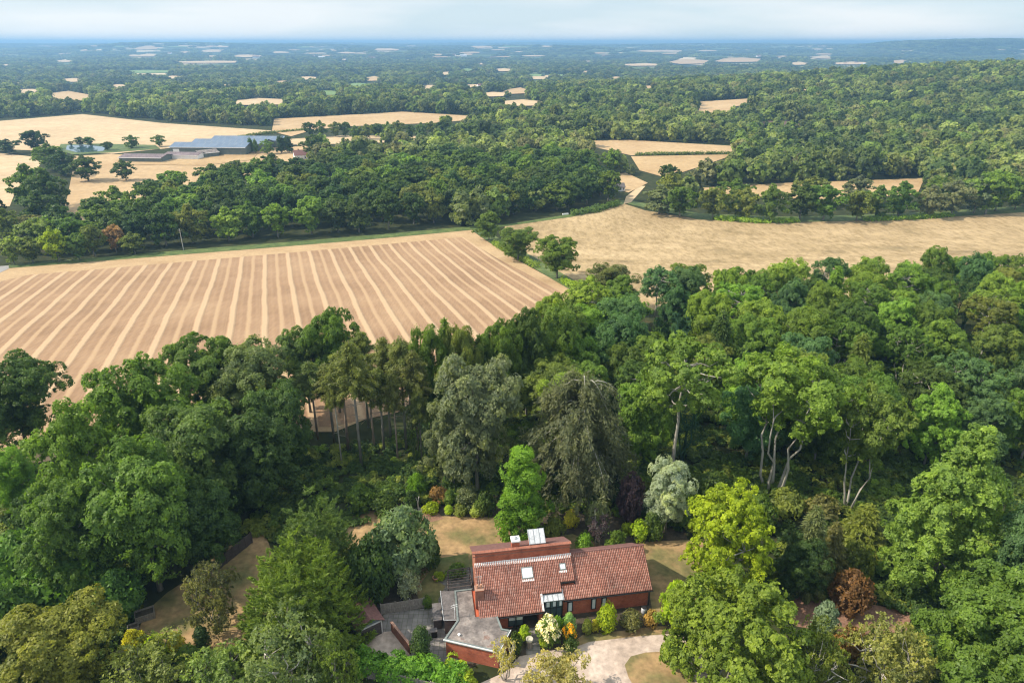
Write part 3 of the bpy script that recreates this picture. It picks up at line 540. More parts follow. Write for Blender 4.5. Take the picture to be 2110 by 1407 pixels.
t = thing('terracotta_pot', (898, 1196), 'terracotta pot on the lawn edge by the terrace', 'plant pot'); MB().lathe([(.28, 0), (.4, .5), (.44, .55), (.44, .65), (.36, .65), (.32, .5)]).build('pot', M['terra'], t, True); MB().lathe([(.33, .55), (.30, .62), (.02, .64)]).build('soil', M['bed'], t)
t = thing('garden_statue', (862, 1052), 'weathered post sculpture with two prongs on the bare patch', 'sculpture'); MB().lathe([(.7, 0), (.72, .12), (.5, .16)]).build('base', M['stone'], t); c = MB(); c.tube([(0, 0, .1), (0, 0, 1.6)], .09, 6); c.tube([(0, 0, 1.5), (-.25, 0, 2.5)], .07, 6); c.tube([(0, 0, 1.5), (.22, 0, 2.6)], .07, 6); c.build('post', M['palewood'], t)
# small garage behind the hedge
g0 = at(745, 1325); g1 = at(790, 1303); g2 = at(772, 1240)
gd = (g1 - g0).normalized(); ga_ = math.atan2(gd.y, gd.x); t = empty('garden_garage', (g0.x, g0.y, 0), ga_, 'small garage with a dark door and a brown tiled roof under the cypress', 'garage'); gw = (g1 - g0).length
MB().box(-.15, gw, .05, 5.2, 0, 2.1).build('wall', M['felt2'], t); d_ = MB().box(.1, gw - .22, -.04, .045, 0, 1.9); do = d_.build('door', M['darkwood'], t); c = MB()
for k in range(1, 5): c.box(.14, gw - .26, -.055, -.041, k * .38 - .02, k * .38)
c.build('door_rails', M['black'], do); f = MB(); f.box(gw - .2, gw - .06, -.05, .045, 0, 2.0); f.box(-.1, gw - .06, -.05, .045, 1.94, 2.1); f.build('door_frame', M['palewood'], t)
mid_ = gw / 2 - .1; c = MB(); i_ = [(-.4, 2.05), (mid_, 3.1), (gw + .25, 2.05)]
for (a, b_) in ((i_[0], i_[1]), (i_[1], i_[2])):
    k = len(c.v); c.v += [(a[0], -.2, a[1]), (b_[0], -.2, b_[1]), (b_[0], 5.4, b_[1]), (a[0], 5.4, a[1]), (a[0], -.2, a[1] + .1), (b_[0], -.2, b_[1] + .1), (b_[0], 5.4, b_[1] + .1), (a[0], 5.4, a[1] + .1)]; c.f += [(k, k + 3, k + 2, k + 1), (k + 4, k + 5, k + 6, k + 7), (k, k + 1, k + 5, k + 4), (k + 1, k + 2, k + 6, k + 5), (k + 2, k + 3, k + 7, k + 6), (k + 3, k, k + 4, k + 7)]
c.build('roof', M['oldtile'], t); c = MB(); k = 0; c.v += [(-.12, .06, 2.1), (gw - .02, .06, 2.1), (mid_, .06, 3.06)]; c.v += [(x, y + .1, z_) for x, y, z_ in c.v[:3]]; c.f += [(0, 1, 2), (5, 4, 3), (0, 3, 4, 1), (1, 4, 5, 2), (2, 5, 3, 0)]; c.build('gable', M['kerb'], t)
def fence(name, p0, p1, hgt, lab, mat, npan=3, cap=True, postmat=None, thick=.05, cat='fence', steps=0):
    a, b_ = at(*p0), at(*p1); d = b_ - a; L = math.hypot(d.x, d.y); t = empty(name, (a.x, a.y, float(terr(a.x, a.y))), math.atan2(d.y, d.x), lab, cat); r = random.Random(int(L * 77))
    for k in range(npan + 1): x = L * k / npan; MB().box(x - .06, x + .06, -.08, .08, -.2, hgt + .1).build('post', postmat or mat, t)
    for k in range(npan):
        x0, x1 = L * k / npan + .07, L * (k + 1) / npan - .07; c = MB(); n = max(4, int((x1 - x0) / .14)); dz = r.uniform(-.05, .05)
        for q in range(n): c.box(x0 + (x1 - x0) * q / n, x0 + (x1 - x0) * (q + .93) / n, -thick / 2 + (q % 2) * .012, thick / 2 + (q % 2) * .012, .05, hgt + dz)
        pn = c.build('panel', mat, t); MB().box(x0, x1, -thick / 2 - .05, -thick / 2 - .014, hgt * .45, hgt * .45 + .08).build('rail', mat, pn)
    return t
fence('panel_fence', (786, 1266), (875, 1252), 1.7, 'weathered board fence between the garage and the paved yard', M['fencewood'], 3)
fence('panel_fence', (735, 1392), (915, 1432), 1.6, 'curved weathered board fence under the laurel hedge at the bottom edge', M['fencewood'], 7)
fence('panel_fence', (402, 1196), (440, 1182), 1.8, 'short grey board fence at the top of the brown side lawn', M['fencewood'], 2)
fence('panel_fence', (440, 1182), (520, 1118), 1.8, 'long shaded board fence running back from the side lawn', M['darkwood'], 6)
bw0, bw1 = at(808, 1300), at(846, 1347); d = bw1 - bw0; t = empty('brick_screen_wall', tuple(bw0), math.atan2(d.y, d.x), 'low dark red brick screen wall beside the egg-shaped bush', 'garden wall'); L = math.hypot(d.x, d.y)
MB().box(0, L, -.11, .11, -.1, 1.5).build('wall', M['brick_old'], t); MB().box(-.03, L + .03, -.15, .15, 1.5, 1.58).build('coping', M['brick'], t)
for (px, sz, lb) in [((300, 1272), (2.2, 1.4, 1.0), 'low wooden compost box on the brown side lawn'), ((276, 1298), (1.2, .9, .8), 'smaller wooden box in front of the compost box')]:
    t = thing('compost_box', px, lb, 'compost box', .5); a, b_, c_ = sz
    for (x0, x1, y0, y1) in ((-a / 2, a / 2, -b_ / 2, -b_ / 2 + .06), (-a / 2, a / 2, b_ / 2 - .06, b_ / 2), (-a / 2, -a / 2 + .06, -b_ / 2 + .07, b_ / 2 - .07), (a / 2 - .06, a / 2, -b_ / 2 + .07, b_ / 2 - .07)):
        m = MB()
        for k in range(4): m.box(x0, x1, y0, y1, k * c_ / 4, k * c_ / 4 + c_ / 4 - .04)
        m.build('side', M['fencewood'], t)
    MB().box(-a / 2 + .07, a / 2 - .07, -b_ / 2 + .07, b_ / 2 - .07, 0, c_ * .7).build('compost', M['bed'], t)
t = thing('picnic_table', (88, 1035), 'silvered wooden picnic table in the small clearing on the left', 'picnic table', .2)
c = MB(); [c.box(-1.6, 1.6, y, y + .3, 1.0, 1.06) for y in (-.7, -.35, 0, .35)]; c.build('tabletop', M['palewood'], t)
for s_ in (-1, 1): MB().box(-1.6, 1.6, s_ * 1.3 - .2, s_ * 1.3 + .2, .55, .6).build('seat', M['palewood'], t); MB().box(s_ * 1.1 - .05, s_ * 1.1 + .05, -1.4, 1.4, .45, .53).build('frame', M['fencewood'], t); MB().box(s_ * 1.1 - .05, s_ * 1.1 + .05, -.1, .1, -.1, 1.0).build('leg', M['fencewood'], t)
t = thing('utility_pole', (378, 515), 'thin wooden power pole at the edge of the wood behind the striped field', 'power pole', 0); MB().tube([(0, 0, -.3), (0, 0, 9)], [.16, .11], 7).build('pole', M['palewood'], t); MB().box(-.9, .9, -.06, .06, 8.3, 8.45).build('crossarm', M['fencewood'], t)
t = thing('water_trough', (1165, 443), 'pale metal water trough beside the lane hedge of the meadow', 'trough', .3); c = MB(); c.box(-1.6, 1.6, -.5, -.42, .2, .8); c.box(-1.6, 1.6, .42, .5, .2, .8); c.box(-1.6, -1.52, -.41, .41, .2, .8); c.box(1.52, 1.6, -.41, .41, .2, .8); c.box(-1.5, 1.5, -.4, .4, .2, .26); c.build('tank', M['white'], t); MB().box(-1.3, -1.1, -.4, .4, -.1, .199).build('leg', M['stone'], t); MB().box(1.1, 1.3, -.4, .4, -.1, .199).build('leg', M['stone'], t)
# ---- garden ground
def gsheet(name, pts, mat, lift): return sheet(name, pts, M[mat], lift, step=3)
gsheet('garden_bed', [(760, 1030), (1110, 1035), (1400, 1060), (1420, 1120), (1400, 1300), (1350, 1310), (1120, 1350), (1010, 1360), (900, 1400), (730, 1400), (720, 1260), (760, 1130)], 'bed', .010)
gsheet('lawn', [(690, 1075), (745, 1050), (845, 1062), (880, 1062), (940, 1064), (1020, 1066), (1060, 1085), (1090, 1112), (1180, 1100), (1260, 1130), (1330, 1116), (1470, 1110), (1470, 1220), (1370, 1262), (1345, 1262), (1330, 1180), (1000, 1150), (968, 1190), (925, 1195), (903, 1235), (905, 1252), (870, 1252), (850, 1200), (800, 1180), (700, 1150)], 'lawn', .018)
gsheet('greener_lawn', [(905, 1150), (965, 1140), (968, 1190), (925, 1195), (903, 1235), (905, 1252), (872, 1252), (868, 1200)], 'lawn_green', .024)
gsheet('bare_patch', [(842, 1052), (868, 1046), (905, 1058), (915, 1068), (890, 1075), (850, 1068)], 'soil', .026)
gsheet('front_lawn', [(1170, 1332), (1200, 1308), (1260, 1302), (1350, 1290), (1375, 1290), (1368, 1308), (1300, 1312), (1215, 1322), (1185, 1335)], 'lawn', .020)
gsheet('island_lawn', [(1287, 1370), (1300, 1352), (1330, 1344), (1400, 1340), (1440, 1420), (1380, 1440), (1310, 1420), (1295, 1395)], 'lawn', .034)
gsheet('driveway', [(1070, 1352), (1120, 1342), (1185, 1333), (1215, 1322), (1300, 1312), (1375, 1306), (1430, 1310), (1480, 1440), (1400, 1520), (900, 1520), (960, 1420), (1040, 1385)], 'drive', .026)
gsheet('paved_yard', [(792, 1262), (870, 1254), (905, 1254), (903, 1235), (925, 1195), (965, 1190), (1000, 1260), (930, 1380), (830, 1350), (770, 1320)], 'paving', .028)
gsheet('terrace', [(905, 1200), (930, 1178), (975, 1168), (980, 1200), (925, 1210)], 'paving', .036)
gsheet('porch_path', [(1085, 1295), (1120, 1290), (1112, 1345), (1085, 1350)], 'paving', .034)
gsheet('side_lawn', [(545, 1095), (575, 1180), (590, 1290), (560, 1320), (470, 1335), (400, 1350), (340, 1330), (285, 1300), (300, 1260), (345, 1220), (400, 1185), (460, 1130)], 'lawn', .018)
gsheet('yard_gravel', [(745, 1330), (790, 1302), (806, 1300), (845, 1350), (780, 1362), (740, 1360)], 'drive', .040)
gsheet('clearing', [(60, 1020), (130, 1015), (125, 1060), (70, 1058)], 'soil', .02)
gsheet('slope_clearing', [(1620, 1230), (1700, 1225), (1880, 1262), (1870, 1300), (1760, 1310), (1640, 1290), (1600, 1260)], 'soil', .02)
sheet('farm_yard', [(335, 326), (240, 330), (245, 340), (420, 342), (520, 330), (530, 318), (600, 300), (560, 296), (500, 318)], M['straw3'], .35)
# ---- farm buildings beyond the wood
def shed(px0, px1, depth, hgt, ridge, lab, roofm, wallm, nb=1, step_=0, name='farm_shed', cat='barn', doors=0):
    a, b_ = at(*px0), at(*px1); d = b_ - a; L = math.hypot(d.x, d.y); t = empty(name, (a.x, a.y, float(terr(a.x, a.y)) - .3), math.atan2(d.y, d.x), lab, cat)
    for k in range(nb):
        y0, y1 = depth * k / nb, depth * (k + 1) / nb; ym = (y0 + y1) / 2; sx_ = step_ * k
        c = MB(); n = len(c.v); prof = [(y0 + .05, 0), (y0 + .05, hgt), (ym, hgt + ridge), (y1 - .05, hgt), (y1 - .05, 0)]; extr(c, prof, .1 + sx_, L - .1 + sx_); c.build('wall', wallm, t)
        c = MB(); extr(c, [(y0 - .4 * (k == 0), hgt + .05), (ym, hgt + ridge + .08), (y1 - .02, hgt + .05), (y1 - .02, hgt + .2), (ym, hgt + ridge + .28), (y0 - .4 * (k == 0), hgt + .25)], -.4 + sx_, L + .4 + sx_); ro = c.build('roof', roofm, t)
        if roofm.name.startswith('blue'):
            c = MB(); 
            for q in range(1, 12): u_ = L * q / 12 + sx_; extr(c, [(y0, hgt + .32), (ym, hgt + ridge + .34), (ym, hgt + ridge + .30), (y0, hgt + .27)], u_, u_ + .25)
            c.build('panel_seam', M['leadseam'], ro)
    c = MB(); c.box(-.45, L + .45, -.62, -.41, hgt - .1, hgt + .26); c.build('gutter', M['white'], t)
    for k in range(doors): x = L * (.04 + .3 * k); MB().box(x, x + 5, -.12, .02, 0, hgt - 1.2).build('door', M['white'], t)
    return t
M['bluesheet'] = noisy('blue_grey_sheeting', [(.3, (.055, .085, .13)), (.7, (.10, .14, .20))], .15, rough=.4, spec=.5)
M['browns'] = noisy('brown_sheeting', [(.3, (.11, .085, .09)), (.7, (.17, .13, .13))], .2, scale2=.8)
M['greenwall'] = noisy('green_cladding', [(.3, (.09, .11, .095)), (.7, (.13, .15, .13))], .4)
shed((352, 319), (507, 320), 62, 6.0, 2.6, 'long dark-walled barn with stepped blue-grey roofs', M['bluesheet'], M['greenwall'], 3, 7, doors=1)
shed((246, 334), (333, 335), 18, 3.4, 1.6, 'low shed with a brown and grey roof left of the long barn', M['browns'], M['greenwall'], 1)
shed((338, 328), (408, 329), 14, 3.2, 1.4, 'low brown-roofed shed with white doors below the long barn', M['browns'], M['white'], 1, doors=3)
shed((412, 326), (452, 322), 12, 3.4, 1.8, 'small gabled shed with a pale roof right of the low sheds', M['felt'], M['greenwall'], 1)
def cottage(px, w_, d_, h_, r_, lab, roofm, wallm, rz=0, name='cottage', cat='house', group=None, det=True):
    p = at(*px); t = empty(name, (p.x, p.y, float(terr(p.x, p.y)) - .2), rz, lab, cat, group)
    c = MB(); extr(c, [(0, 0), (0, h_), (d_ / 2, h_ + r_), (d_, h_), (d_, 0)], 0, w_); c.build('wall', wallm, t); c = MB(); extr(c, [(-.3, h_ - .1), (d_ / 2, h_ + r_ + .05), (d_ + .3, h_ - .1), (d_ + .3, h_ + .05), (d_ / 2, h_ + r_ + .25), (-.3, h_ + .05)], -.3, w_ + .3); ro = c.build('roof', roofm, t)
    if det:
        MB().box(w_ * .2, w_ * .2 + .8, d_ / 2 - .4, d_ / 2 + .4, h_, h_ + r_ + 1).build('chimney', M['brick_old'], ro)
        for k in range(3): MB().box(w_ * (.15 + .3 * k), w_ * (.15 + .3 * k) + 1.1, -.04, .02, 1, 2.3).build('window', M['glass'], t)
    return t
cottage((200, 490), 13, 8, 3.2, 3, 'hidden cottage with a brown-red roof among the trees behind the striped field', M['oldtile'], M['brick_old'], .1)
cottage((608, 330), 16, 9, 3.5, 3.2, 'cottage with a pinkish roof half hidden right of the barn', M['oldtile'], M['white'], .4)
cottage((1268, 395), 6, 5, 2.6, 2, 'small pale hut at the corner of the wood by the lane', M['felt2'], M['white'], .2)
rf2 = random.Random(9)
hs = [(585, 128), (600, 127), (640, 118), (655, 121), (520, 120), (930, 116), (948, 117), (1010, 122), (1180, 131), (1130, 141), (1050, 145), (1690, 134), (1712, 132), (1738, 133), (1760, 131), (1778, 134), (1725, 130), (1820, 128), (1880, 128), (1640, 127), (1560, 118), (1340, 128), (1300, 126), (760, 122), (800, 131), (842, 129), (345, 112), (240, 134), (70, 128), (1240, 118), (700, 134), (985, 180), (1175, 183)]
HOUSE_PX = hs
for i, (x, y) in enumerate(hs):
    s = 1 + (y < 125) * .9; cottage((x, y), rf2.uniform(14, 26) * s, 9 * s, 4 * s, 3 * s, 'tiny pale house among trees far out on the plain', M['oldtile'] if i % 3 else M['lead'], M['white'], rf2.uniform(-.4, .4), 'distant_house', 'house', 'tiny pale houses far out on the plain', False)
# ================================================================== trees
def unit(a): return a / np.maximum(np.linalg.norm(a, axis=-1, keepdims=True), 1e-9)
def leaves_mesh(name, P, N, ls, tone, asp=.55, T=None, mat='leaf'):
    n = len(P); rg = np.random.default_rng(len(P) + 7)
    ls = np.broadcast_to(np.asarray(ls, float), (n,))[:, None] * rg.uniform(.5, 1.5, (n, 1))
    if T is None: T = rg.normal(size=(n, 3))
    T = unit(T - N * (T * N).sum(1, keepdims=True)); B = np.cross(N, T)
    bend = N * ls * .22
    V = np.stack([P + T * ls, P + B * ls * asp - bend, P - T * ls, P - B * ls * asp - bend], 1).reshape(-1, 3)
    F = np.arange(4 * n).reshape(-1, 4)
    me = npmesh(name, V, F, M[mat])
    a = me.attributes.new('tone', 'FLOAT', 'FACE'); a.data.foreach_set('value', np.clip(tone, 0, 1).astype(np.float32)); return me
def puff_leaves(rg, C, PR, center, nleaf, nspray=16, under=.55, jit=.24, shell=.16, flat=.85, up=.25, rn=.5):
    C = np.asarray(C, float); PR = np.asarray(PR, float)
    K = len(C); sd = unit(rg.normal(size=(K, nspray, 3))); sd[..., 2] = np.where((sd[..., 2] < -.25) & (rg.random((K, nspray)) < under), -sd[..., 2], sd[..., 2])
    sr = rg.uniform(-1, 1, (K, nspray)); pt = rg.normal(size=K) * .16; st = rg.normal(size=(K, nspray)) * .10
    w = PR ** 2 / np.sum(PR ** 2); pi = rg.choice(K, nleaf, p=w); si = rg.integers(0, nspray, nleaf)
    d = unit(sd[pi, si] + rg.normal(size=(nleaf, 3)) * jit)
    rr = PR[pi] * (1 + sr[pi, si] * shell - np.abs(rg.normal(size=nleaf)) * .10)
    off = d * rr[:, None]; off[:, 2] *= flat
    P = C[pi] + off
    o2 = unit(P - center)
    N = unit(d * .7 + o2 * .35 + rg.normal(size=(nleaf, 3)) * rn + np.array([0, 0, up]))
    tone = .5 + pt[pi] + st[pi, si] + rg.normal(size=nleaf) * .12
    return P, N, tone
PROF = {
 'round': lambda t: np.sqrt(np.clip(1 - (2 * t - 1) ** 2, 0, 1)) ** .8,
 'dome': lambda t: np.clip(1 - np.clip((t - .25) / .75, 0, 1) ** 2.2, 0, 1) ** .5 * np.where(t < .25, .72 + t * 1.12, 1),
 'umbrella': lambda t: np.clip(1 - np.clip((t - .55) / .45, 0, 1) ** 2.2, 0, 1) ** .5 * (.35 + .65 * np.clip(t / .55, 0, 1) ** .7),
 'cone': lambda t: np.where(t < .18, .75 + 1.4 * t, 1.02 * (1 - np.clip((t - .1) / .93, 0, 1) ** 1.25) + .06),
 'column': lambda t: np.where(t < .35, .8 + .57 * t, 1 - .65 * np.clip((t - .35) / .65, 0, 1) ** 2.2),
}
def curve(a, b, sag, rg, n=5, wob=.05):
    a = Vector(a); b = Vector(b); L = (b - a).length; out = []
    j = [Vector(rg.normal(size=3)) * L * wob for _ in range(n + 1)]
    for k in range(n + 1):
        t = k / n; p = a.lerp(b, t); p.z += sag * L * math.sin(math.pi * t)
        if 0 < k < n: p += j[k]
        out.append(p)
    return out
def broad(seed, h, r, cb, npf, pr, nleaf, ls, shape='round', nstem=1, limbs=14, tr=.35, inner=.35, stemspread=.0, mat='leaf', fr=(.55, 1.0), asp=.55, nspray=16, shell=.16, nested=False, sides=6, under=.55, rn=.5, limbr=.32, jit=.24):
    rg = np.random.default_rng(seed); pf = PROF[shape]
    if nleaf >= 30000: nleaf = int(nleaf * 1.4); ls *= .86
    C = []; PR = []; ga = 2.399963; tt = np.linspace(.03, .98, 200); wts = pf(tt) + .08; cs = np.cumsum(wts) / wts.sum()
    lop = rg.uniform(0, 6.28, 3)
    for i in range(npf):
        t = float(np.interp((i + .5) / npf, cs, tt)); az = i * ga + rg.uniform(-.5, .5)
        rad = r * float(pf(np.array(t))) * (1 + .13 * math.sin(2 * az + lop[0]) + .09 * math.sin(3 * az + 4 * t + lop[1]))
        f = rg.uniform(*fr) if rg.random() > inner else rg.uniform(.15, .6)
        s = pr * rg.uniform(.7, 1.3)
        x = max(rad * f - s * .5, 0)
        z = cb + t * (h - cb) - (s * .6 if t > .75 else 0) + rg.uniform(-.3, .3) * pr
        C.append((math.cos(az) * x, math.sin(az) * x, max(z, cb * .7 + s * .4))); PR.append(s)
    C = np.array(C); PR = np.array(PR); cen = np.array([0, 0, cb + (h - cb) * .4])
    if nested:   # two scales of lumps: each lump carries smaller ones
        d = unit(rg.normal(size=(len(C), 7, 3))); d[..., 2] = np.where(d[..., 2] < -.3, -d[..., 2], d[..., 2])
        C2 = (C[:, None] + d * PR[:, None, None] * .72).reshape(-1, 3); PR2 = np.repeat(PR * .46, 7) * rg.uniform(.7, 1.25, len(C) * 7)
        P, N, tone = puff_leaves(rg, C2, PR2, cen, nleaf, nspray, under=under, shell=shell, rn=rn, jit=jit)
        bt = np.repeat(rg.normal(size=len(C)) * .1, 7); 
    else: P, N, tone = puff_leaves(rg, C, PR, cen, nleaf, nspray, under=under, shell=shell, rn=rn, jit=jit)
    k = P[:, 2] > .15; crown = leaves_mesh('crown', P[k], N[k], ls, tone[k], asp, mat=mat)
    tb = MB(); order = rg.permutation(len(C))[:limbs]
    stems = []
    for sI in range(nstem):
        a = sI * 6.283 / nstem + 1; sp = stemspread * (1 if nstem > 1 else 0)
        top = Vector((math.cos(a) * r * .42 * (nstem > 1), math.sin(a) * r * .42 * (nstem > 1), cb + (h - cb) * (.5 if nstem > 1 else .62)))
        pth = curve((math.cos(a) * sp, math.sin(a) * sp, -.3), top, 0, rg, 6, .022 if nstem > 1 else .012)
        rr = tr * (.62 if nstem > 1 else 1)
        tb.tube(pth, [rr * (1.25 if q == 0 else 1 - .75 * q / 6) for q in range(7)], sides + 2); stems.append(pth)
    for c in order:
        e = Vector(C[c]); st = min(stems, key=lambda s: (s[-1] - e).length)
        cand = [p for p in st[2:] if p.z < e.z + .5] or [st[2]]; s0 = min(cand, key=lambda p: (p - e).length + .3 * abs(p.z - e.z))
        pth = curve(s0, e, -.06, rg, 4, .05); tb.tube(pth, [tr * limbr * (1 - .8 * q / 4) for q in range(5)], sides - 1 if sides > 4 else 4)
    return {'h': h, 'w': 2 * r, 'parts': [('trunk', tb.mesh('trunk', M['bark'], True)), ('crown', crown)]}
def path_leaves(rg, paths, n, spread, ls, droop=0., tw=1.6, taper=.6, asp=.35, mat='leaf', along=.8, upn=.6):
    Ps, Ts, tn, sc = [], [], [], []
    tot = sum((p[-1] - p[0]).length for p in paths)
    for p in paths:
        L = (p[-1] - p[0]).length; m = max(4, int(n * L / tot)); A = np.array([tuple(q) for q in p]); t = rg.random(m) ** .85 * (len(p) - 1); i = np.minimum(t.astype(int), len(p) - 2); f = (t - i)[:, None]
        Q = A[i] * (1 - f) + A[i + 1] * f; T = unit(A[i + 1] - A[i]); wdt = spread * (1 - taper * t / (len(p) - 1))[:, None]
        o = rg.normal(size=(m, 3)) * wdt * np.array([1, 1, .45]); o[:, 2] -= np.abs(rg.normal(size=m)) * droop
        Ps.append(Q + o); Ts.append(unit(T * along + o * .5 / np.maximum(spread, .01) + rg.normal(size=(m, 3)) * .25 + np.array([0, 0, -droop * .5])))
        tn.append(.5 + rg.normal() * .15 + rg.normal(size=m) * .12); sc.append(np.full(m, ls))
    P = np.concatenate(Ps); T = np.concatenate(Ts); tone = np.concatenate(tn)
    N = unit(rg.normal(size=P.shape) * .6 + np.array([0, 0, upn]) + unit(P * np.array([1, 1, 0]) + 1e-6) * .5)
    return leaves_mesh('crown', P, N, np.concatenate(sc), tone, asp, T, mat)
def spruce(seed, h, r, cb, nlev, nb, nleaf, ls, bare=True):
    rg = np.random.default_rng(seed); paths = []; tb = MB(); irr = .45 if bare else .15
    tb.tube([(0, 0, -.3), (rg.normal() * .15, 0, h * .4), (rg.normal() * .2, .1, h * .75), (0, 0, h)], [.24, .2, .12, .03], 7)
    for k in range(nlev):
        t = k / (nlev - 1); z = cb + t * (h - cb) * .97; L = r * (1 - t) ** (.55 if bare else .75) * (.6 + .4 * min(1, t * 4 + .3)) * rg.uniform(.75, 1.2) + .3
        for b in range(nb):
            if bare and rg.random() < .22: continue
            a = b * 6.283 / nb + k * .9 + rg.uniform(-.35, .35); l = L * rg.uniform(1 - irr, 1 + irr * .6); zz = z + rg.normal() * .25
            paths.append([Vector((math.cos(a) * l * q, math.sin(a) * l * q, zz + l * (.14 * q - .34 * q * q + .14 * q ** 4))) for q in (0, .25, .5, .75, 1)])
    for q in range(16 if bare else 0):
        a = rg.uniform(0, 6.28); z = rg.uniform(cb * .4, cb * 1.05); l = rg.uniform(.8, 2.6); tb.tube([(0, 0, z), (math.cos(a) * l * .6, math.sin(a) * l * .6, z - .1 * l), (math.cos(a) * l, math.sin(a) * l, z - .35 * l)], [.05, .03, .012], 4)
    for p in paths[::3]: tb.tube([p[0], p[2], p[4]], [.05, .035, .015], 4)
    return {'h': h, 'w': 2 * r, 'parts': [('trunk', tb.mesh('trunk', M['bark'], True)), ('crown', path_leaves(rg, paths, nleaf, .40, ls, .36, asp=.3))]}
def cypress(seed, h, r, nfr, nleaf, ls, spires=5):
    rg = np.random.default_rng(seed); paths = []
    cs = [(0, 0, h, r)] + [(math.cos(a) * r * .38, math.sin(a) * r * .38, h * rg.uniform(.80, .95), r * .62) for a in np.linspace(0, 6.28, spires, endpoint=False)]
    for i in range(nfr):
        cx, cy_, hh, rr = cs[rg.integers(0, len(cs))]
        t = 1 - math.sqrt(rg.random()); t = min(t * 1.03, .985); a = rg.uniform(0, 6.28); env = rr * ((1 - t) ** .82) * rg.uniform(.88, 1.08)
        z = hh * (.02 + .96 * t); L = rg.uniform(1.1, 2.6) * (.55 + .45 * (1 - t)); out = Vector((math.cos(a), math.sin(a), 0))
        p0 = Vector((cx, cy_, z)) + out * max(env - L * .75, 0); tip = p0 + out * L * .85 + Vector((0, 0, L * rg.uniform(.35, .95)))
        mid = p0.lerp(tip, .5) - Vector((0, 0, L * .12)); paths.append([p0, mid, tip])
    tb = MB(); tb.tube([(0, 0, -.3), (0, 0, h * .4), (0, 0, h * .62)], [.5, .3, .05], 8)
    cr = path_leaves(rg, paths, nleaf, .24, ls, .04, taper=.9, asp=.2, along=1.6, upn=.35)
    return {'h': h, 'w': 2 * r, 'parts': [('trunk', tb.mesh('trunk', M['bark'], True)), ('crown', cr)]}
def weeping(seed, h, r, nleaf, ls):
    rg = np.random.default_rng(seed); paths = []; tb = MB(); tb.tube([(0, 0, -.3), (.1, 0, h * .2), (-.1, .1, h * .5), (0, 0, h * .92)], [.55, .45, .3, .05], 9)
    for i in range(150):
        t = rg.random() ** .8; z0 = h * (.22 + .7 * t); a = rg.uniform(0, 6.28); R_ = r * (1 - .62 * t ** 2.4) * rg.uniform(.45, 1.05); out = Vector((math.cos(a), math.sin(a), 0)); sg = Vector((-out.y, out.x, 0)) * rg.normal() * .12 * R_
        rise = h * .09 * rg.uniform(.3, 1.2); drop = h * rg.uniform(.10, .26) * (1 - .35 * t)
        p = [Vector((0, 0, z0)) + out * R_ * q + sg * q + Vector((0, 0, rise * math.sin(min(q / .65, 1) * math.pi * .6) - drop * max(0, q - .35) ** 1.6 * 2)) for q in (0, .2, .4, .6, .8, 1)]
        for q in p: q.z = max(q.z, 1.2)
        paths.append(p)
        if i % 3 == 0: tb.tube(p, [.13, .11, .085, .06, .04, .02], 4)
        # hanging curtains
        for _ in range(4):
            f = rg.uniform(.45, 1); k = min(int(f * 5), 4); q = p[k].lerp(p[k + 1], f * 5 - k) + Vector(rg.normal(size=3)) * .5; dl = rg.uniform(1.2, 3.4)
            paths.append([q, q + Vector((out.x * .25, out.y * .25, -dl * .5)), q + Vector((out.x * .2, out.y * .2, -dl))])
    return {'h': h, 'w': 2 * r, 'parts': [('trunk', tb.mesh('trunk', M['bark'], True)), ('crown', path_leaves(rg, paths, nleaf, .34, ls, .22, taper=.4, asp=.3))]}
def twiggy(seed, h, r, n=60, leaf=0, ls=.12, thick=1.0):
    rg = np.random.default_rng(seed); tb = MB(); tips = []
    for s in range(4):
        a = s * 1.6 + rg.uniform(0, .6); top = Vector((math.cos(a) * r * .45, math.sin(a) * r * .45, h * rg.uniform(.75, .98))); st = curve((math.cos(a) * .1, math.sin(a) * .1, -.2), top, .0, rg, 5, .05)
        tb.tube(st, [.16 * thick * (1 - .8 * q / 5) for q in range(6)], 5)
        for k in range(n // 4):
            f = rg.uniform(.3, 1) * 4.99; i = int(f); p = st[i].lerp(st[i + 1], f - i); b = rg.uniform(0, 6.28); l = r * rg.uniform(.3, .8) * (1.1 - f / 6.5)
            e = p + Vector((math.cos(b) * l, math.sin(b) * l, l * rg.uniform(.1, .9))); c = curve(p, e, .05, rg, 3, .08); tb.tube(c, [.05 * thick, .035 * thick, .022 * thick, .01 * thick], 4)
            for _ in range(3):
                d = p.lerp(e, rg.uniform(.4, 1)); tb.tube([d, d + Vector(rg.normal(size=3)) * l * .3 + Vector((0, 0, l * .15))], [.022 * thick, .008 * thick], 3)
            tips += [c[1], c[2], c[3]]
    parts = [('trunk', tb.mesh('trunk', M['bark'], True))]
    if leaf:
        C = np.array([tuple(t) for t in tips]); P, N, tone = puff_leaves(rg, C, np.full(len(C), r * .11), np.array([0, 0, h * .4]), leaf, 8, shell=.5); parts.append(('crown', leaves_mesh('crown', P, N, ls, tone)))
    return {'h': h, 'w': 2 * r, 'parts': parts}
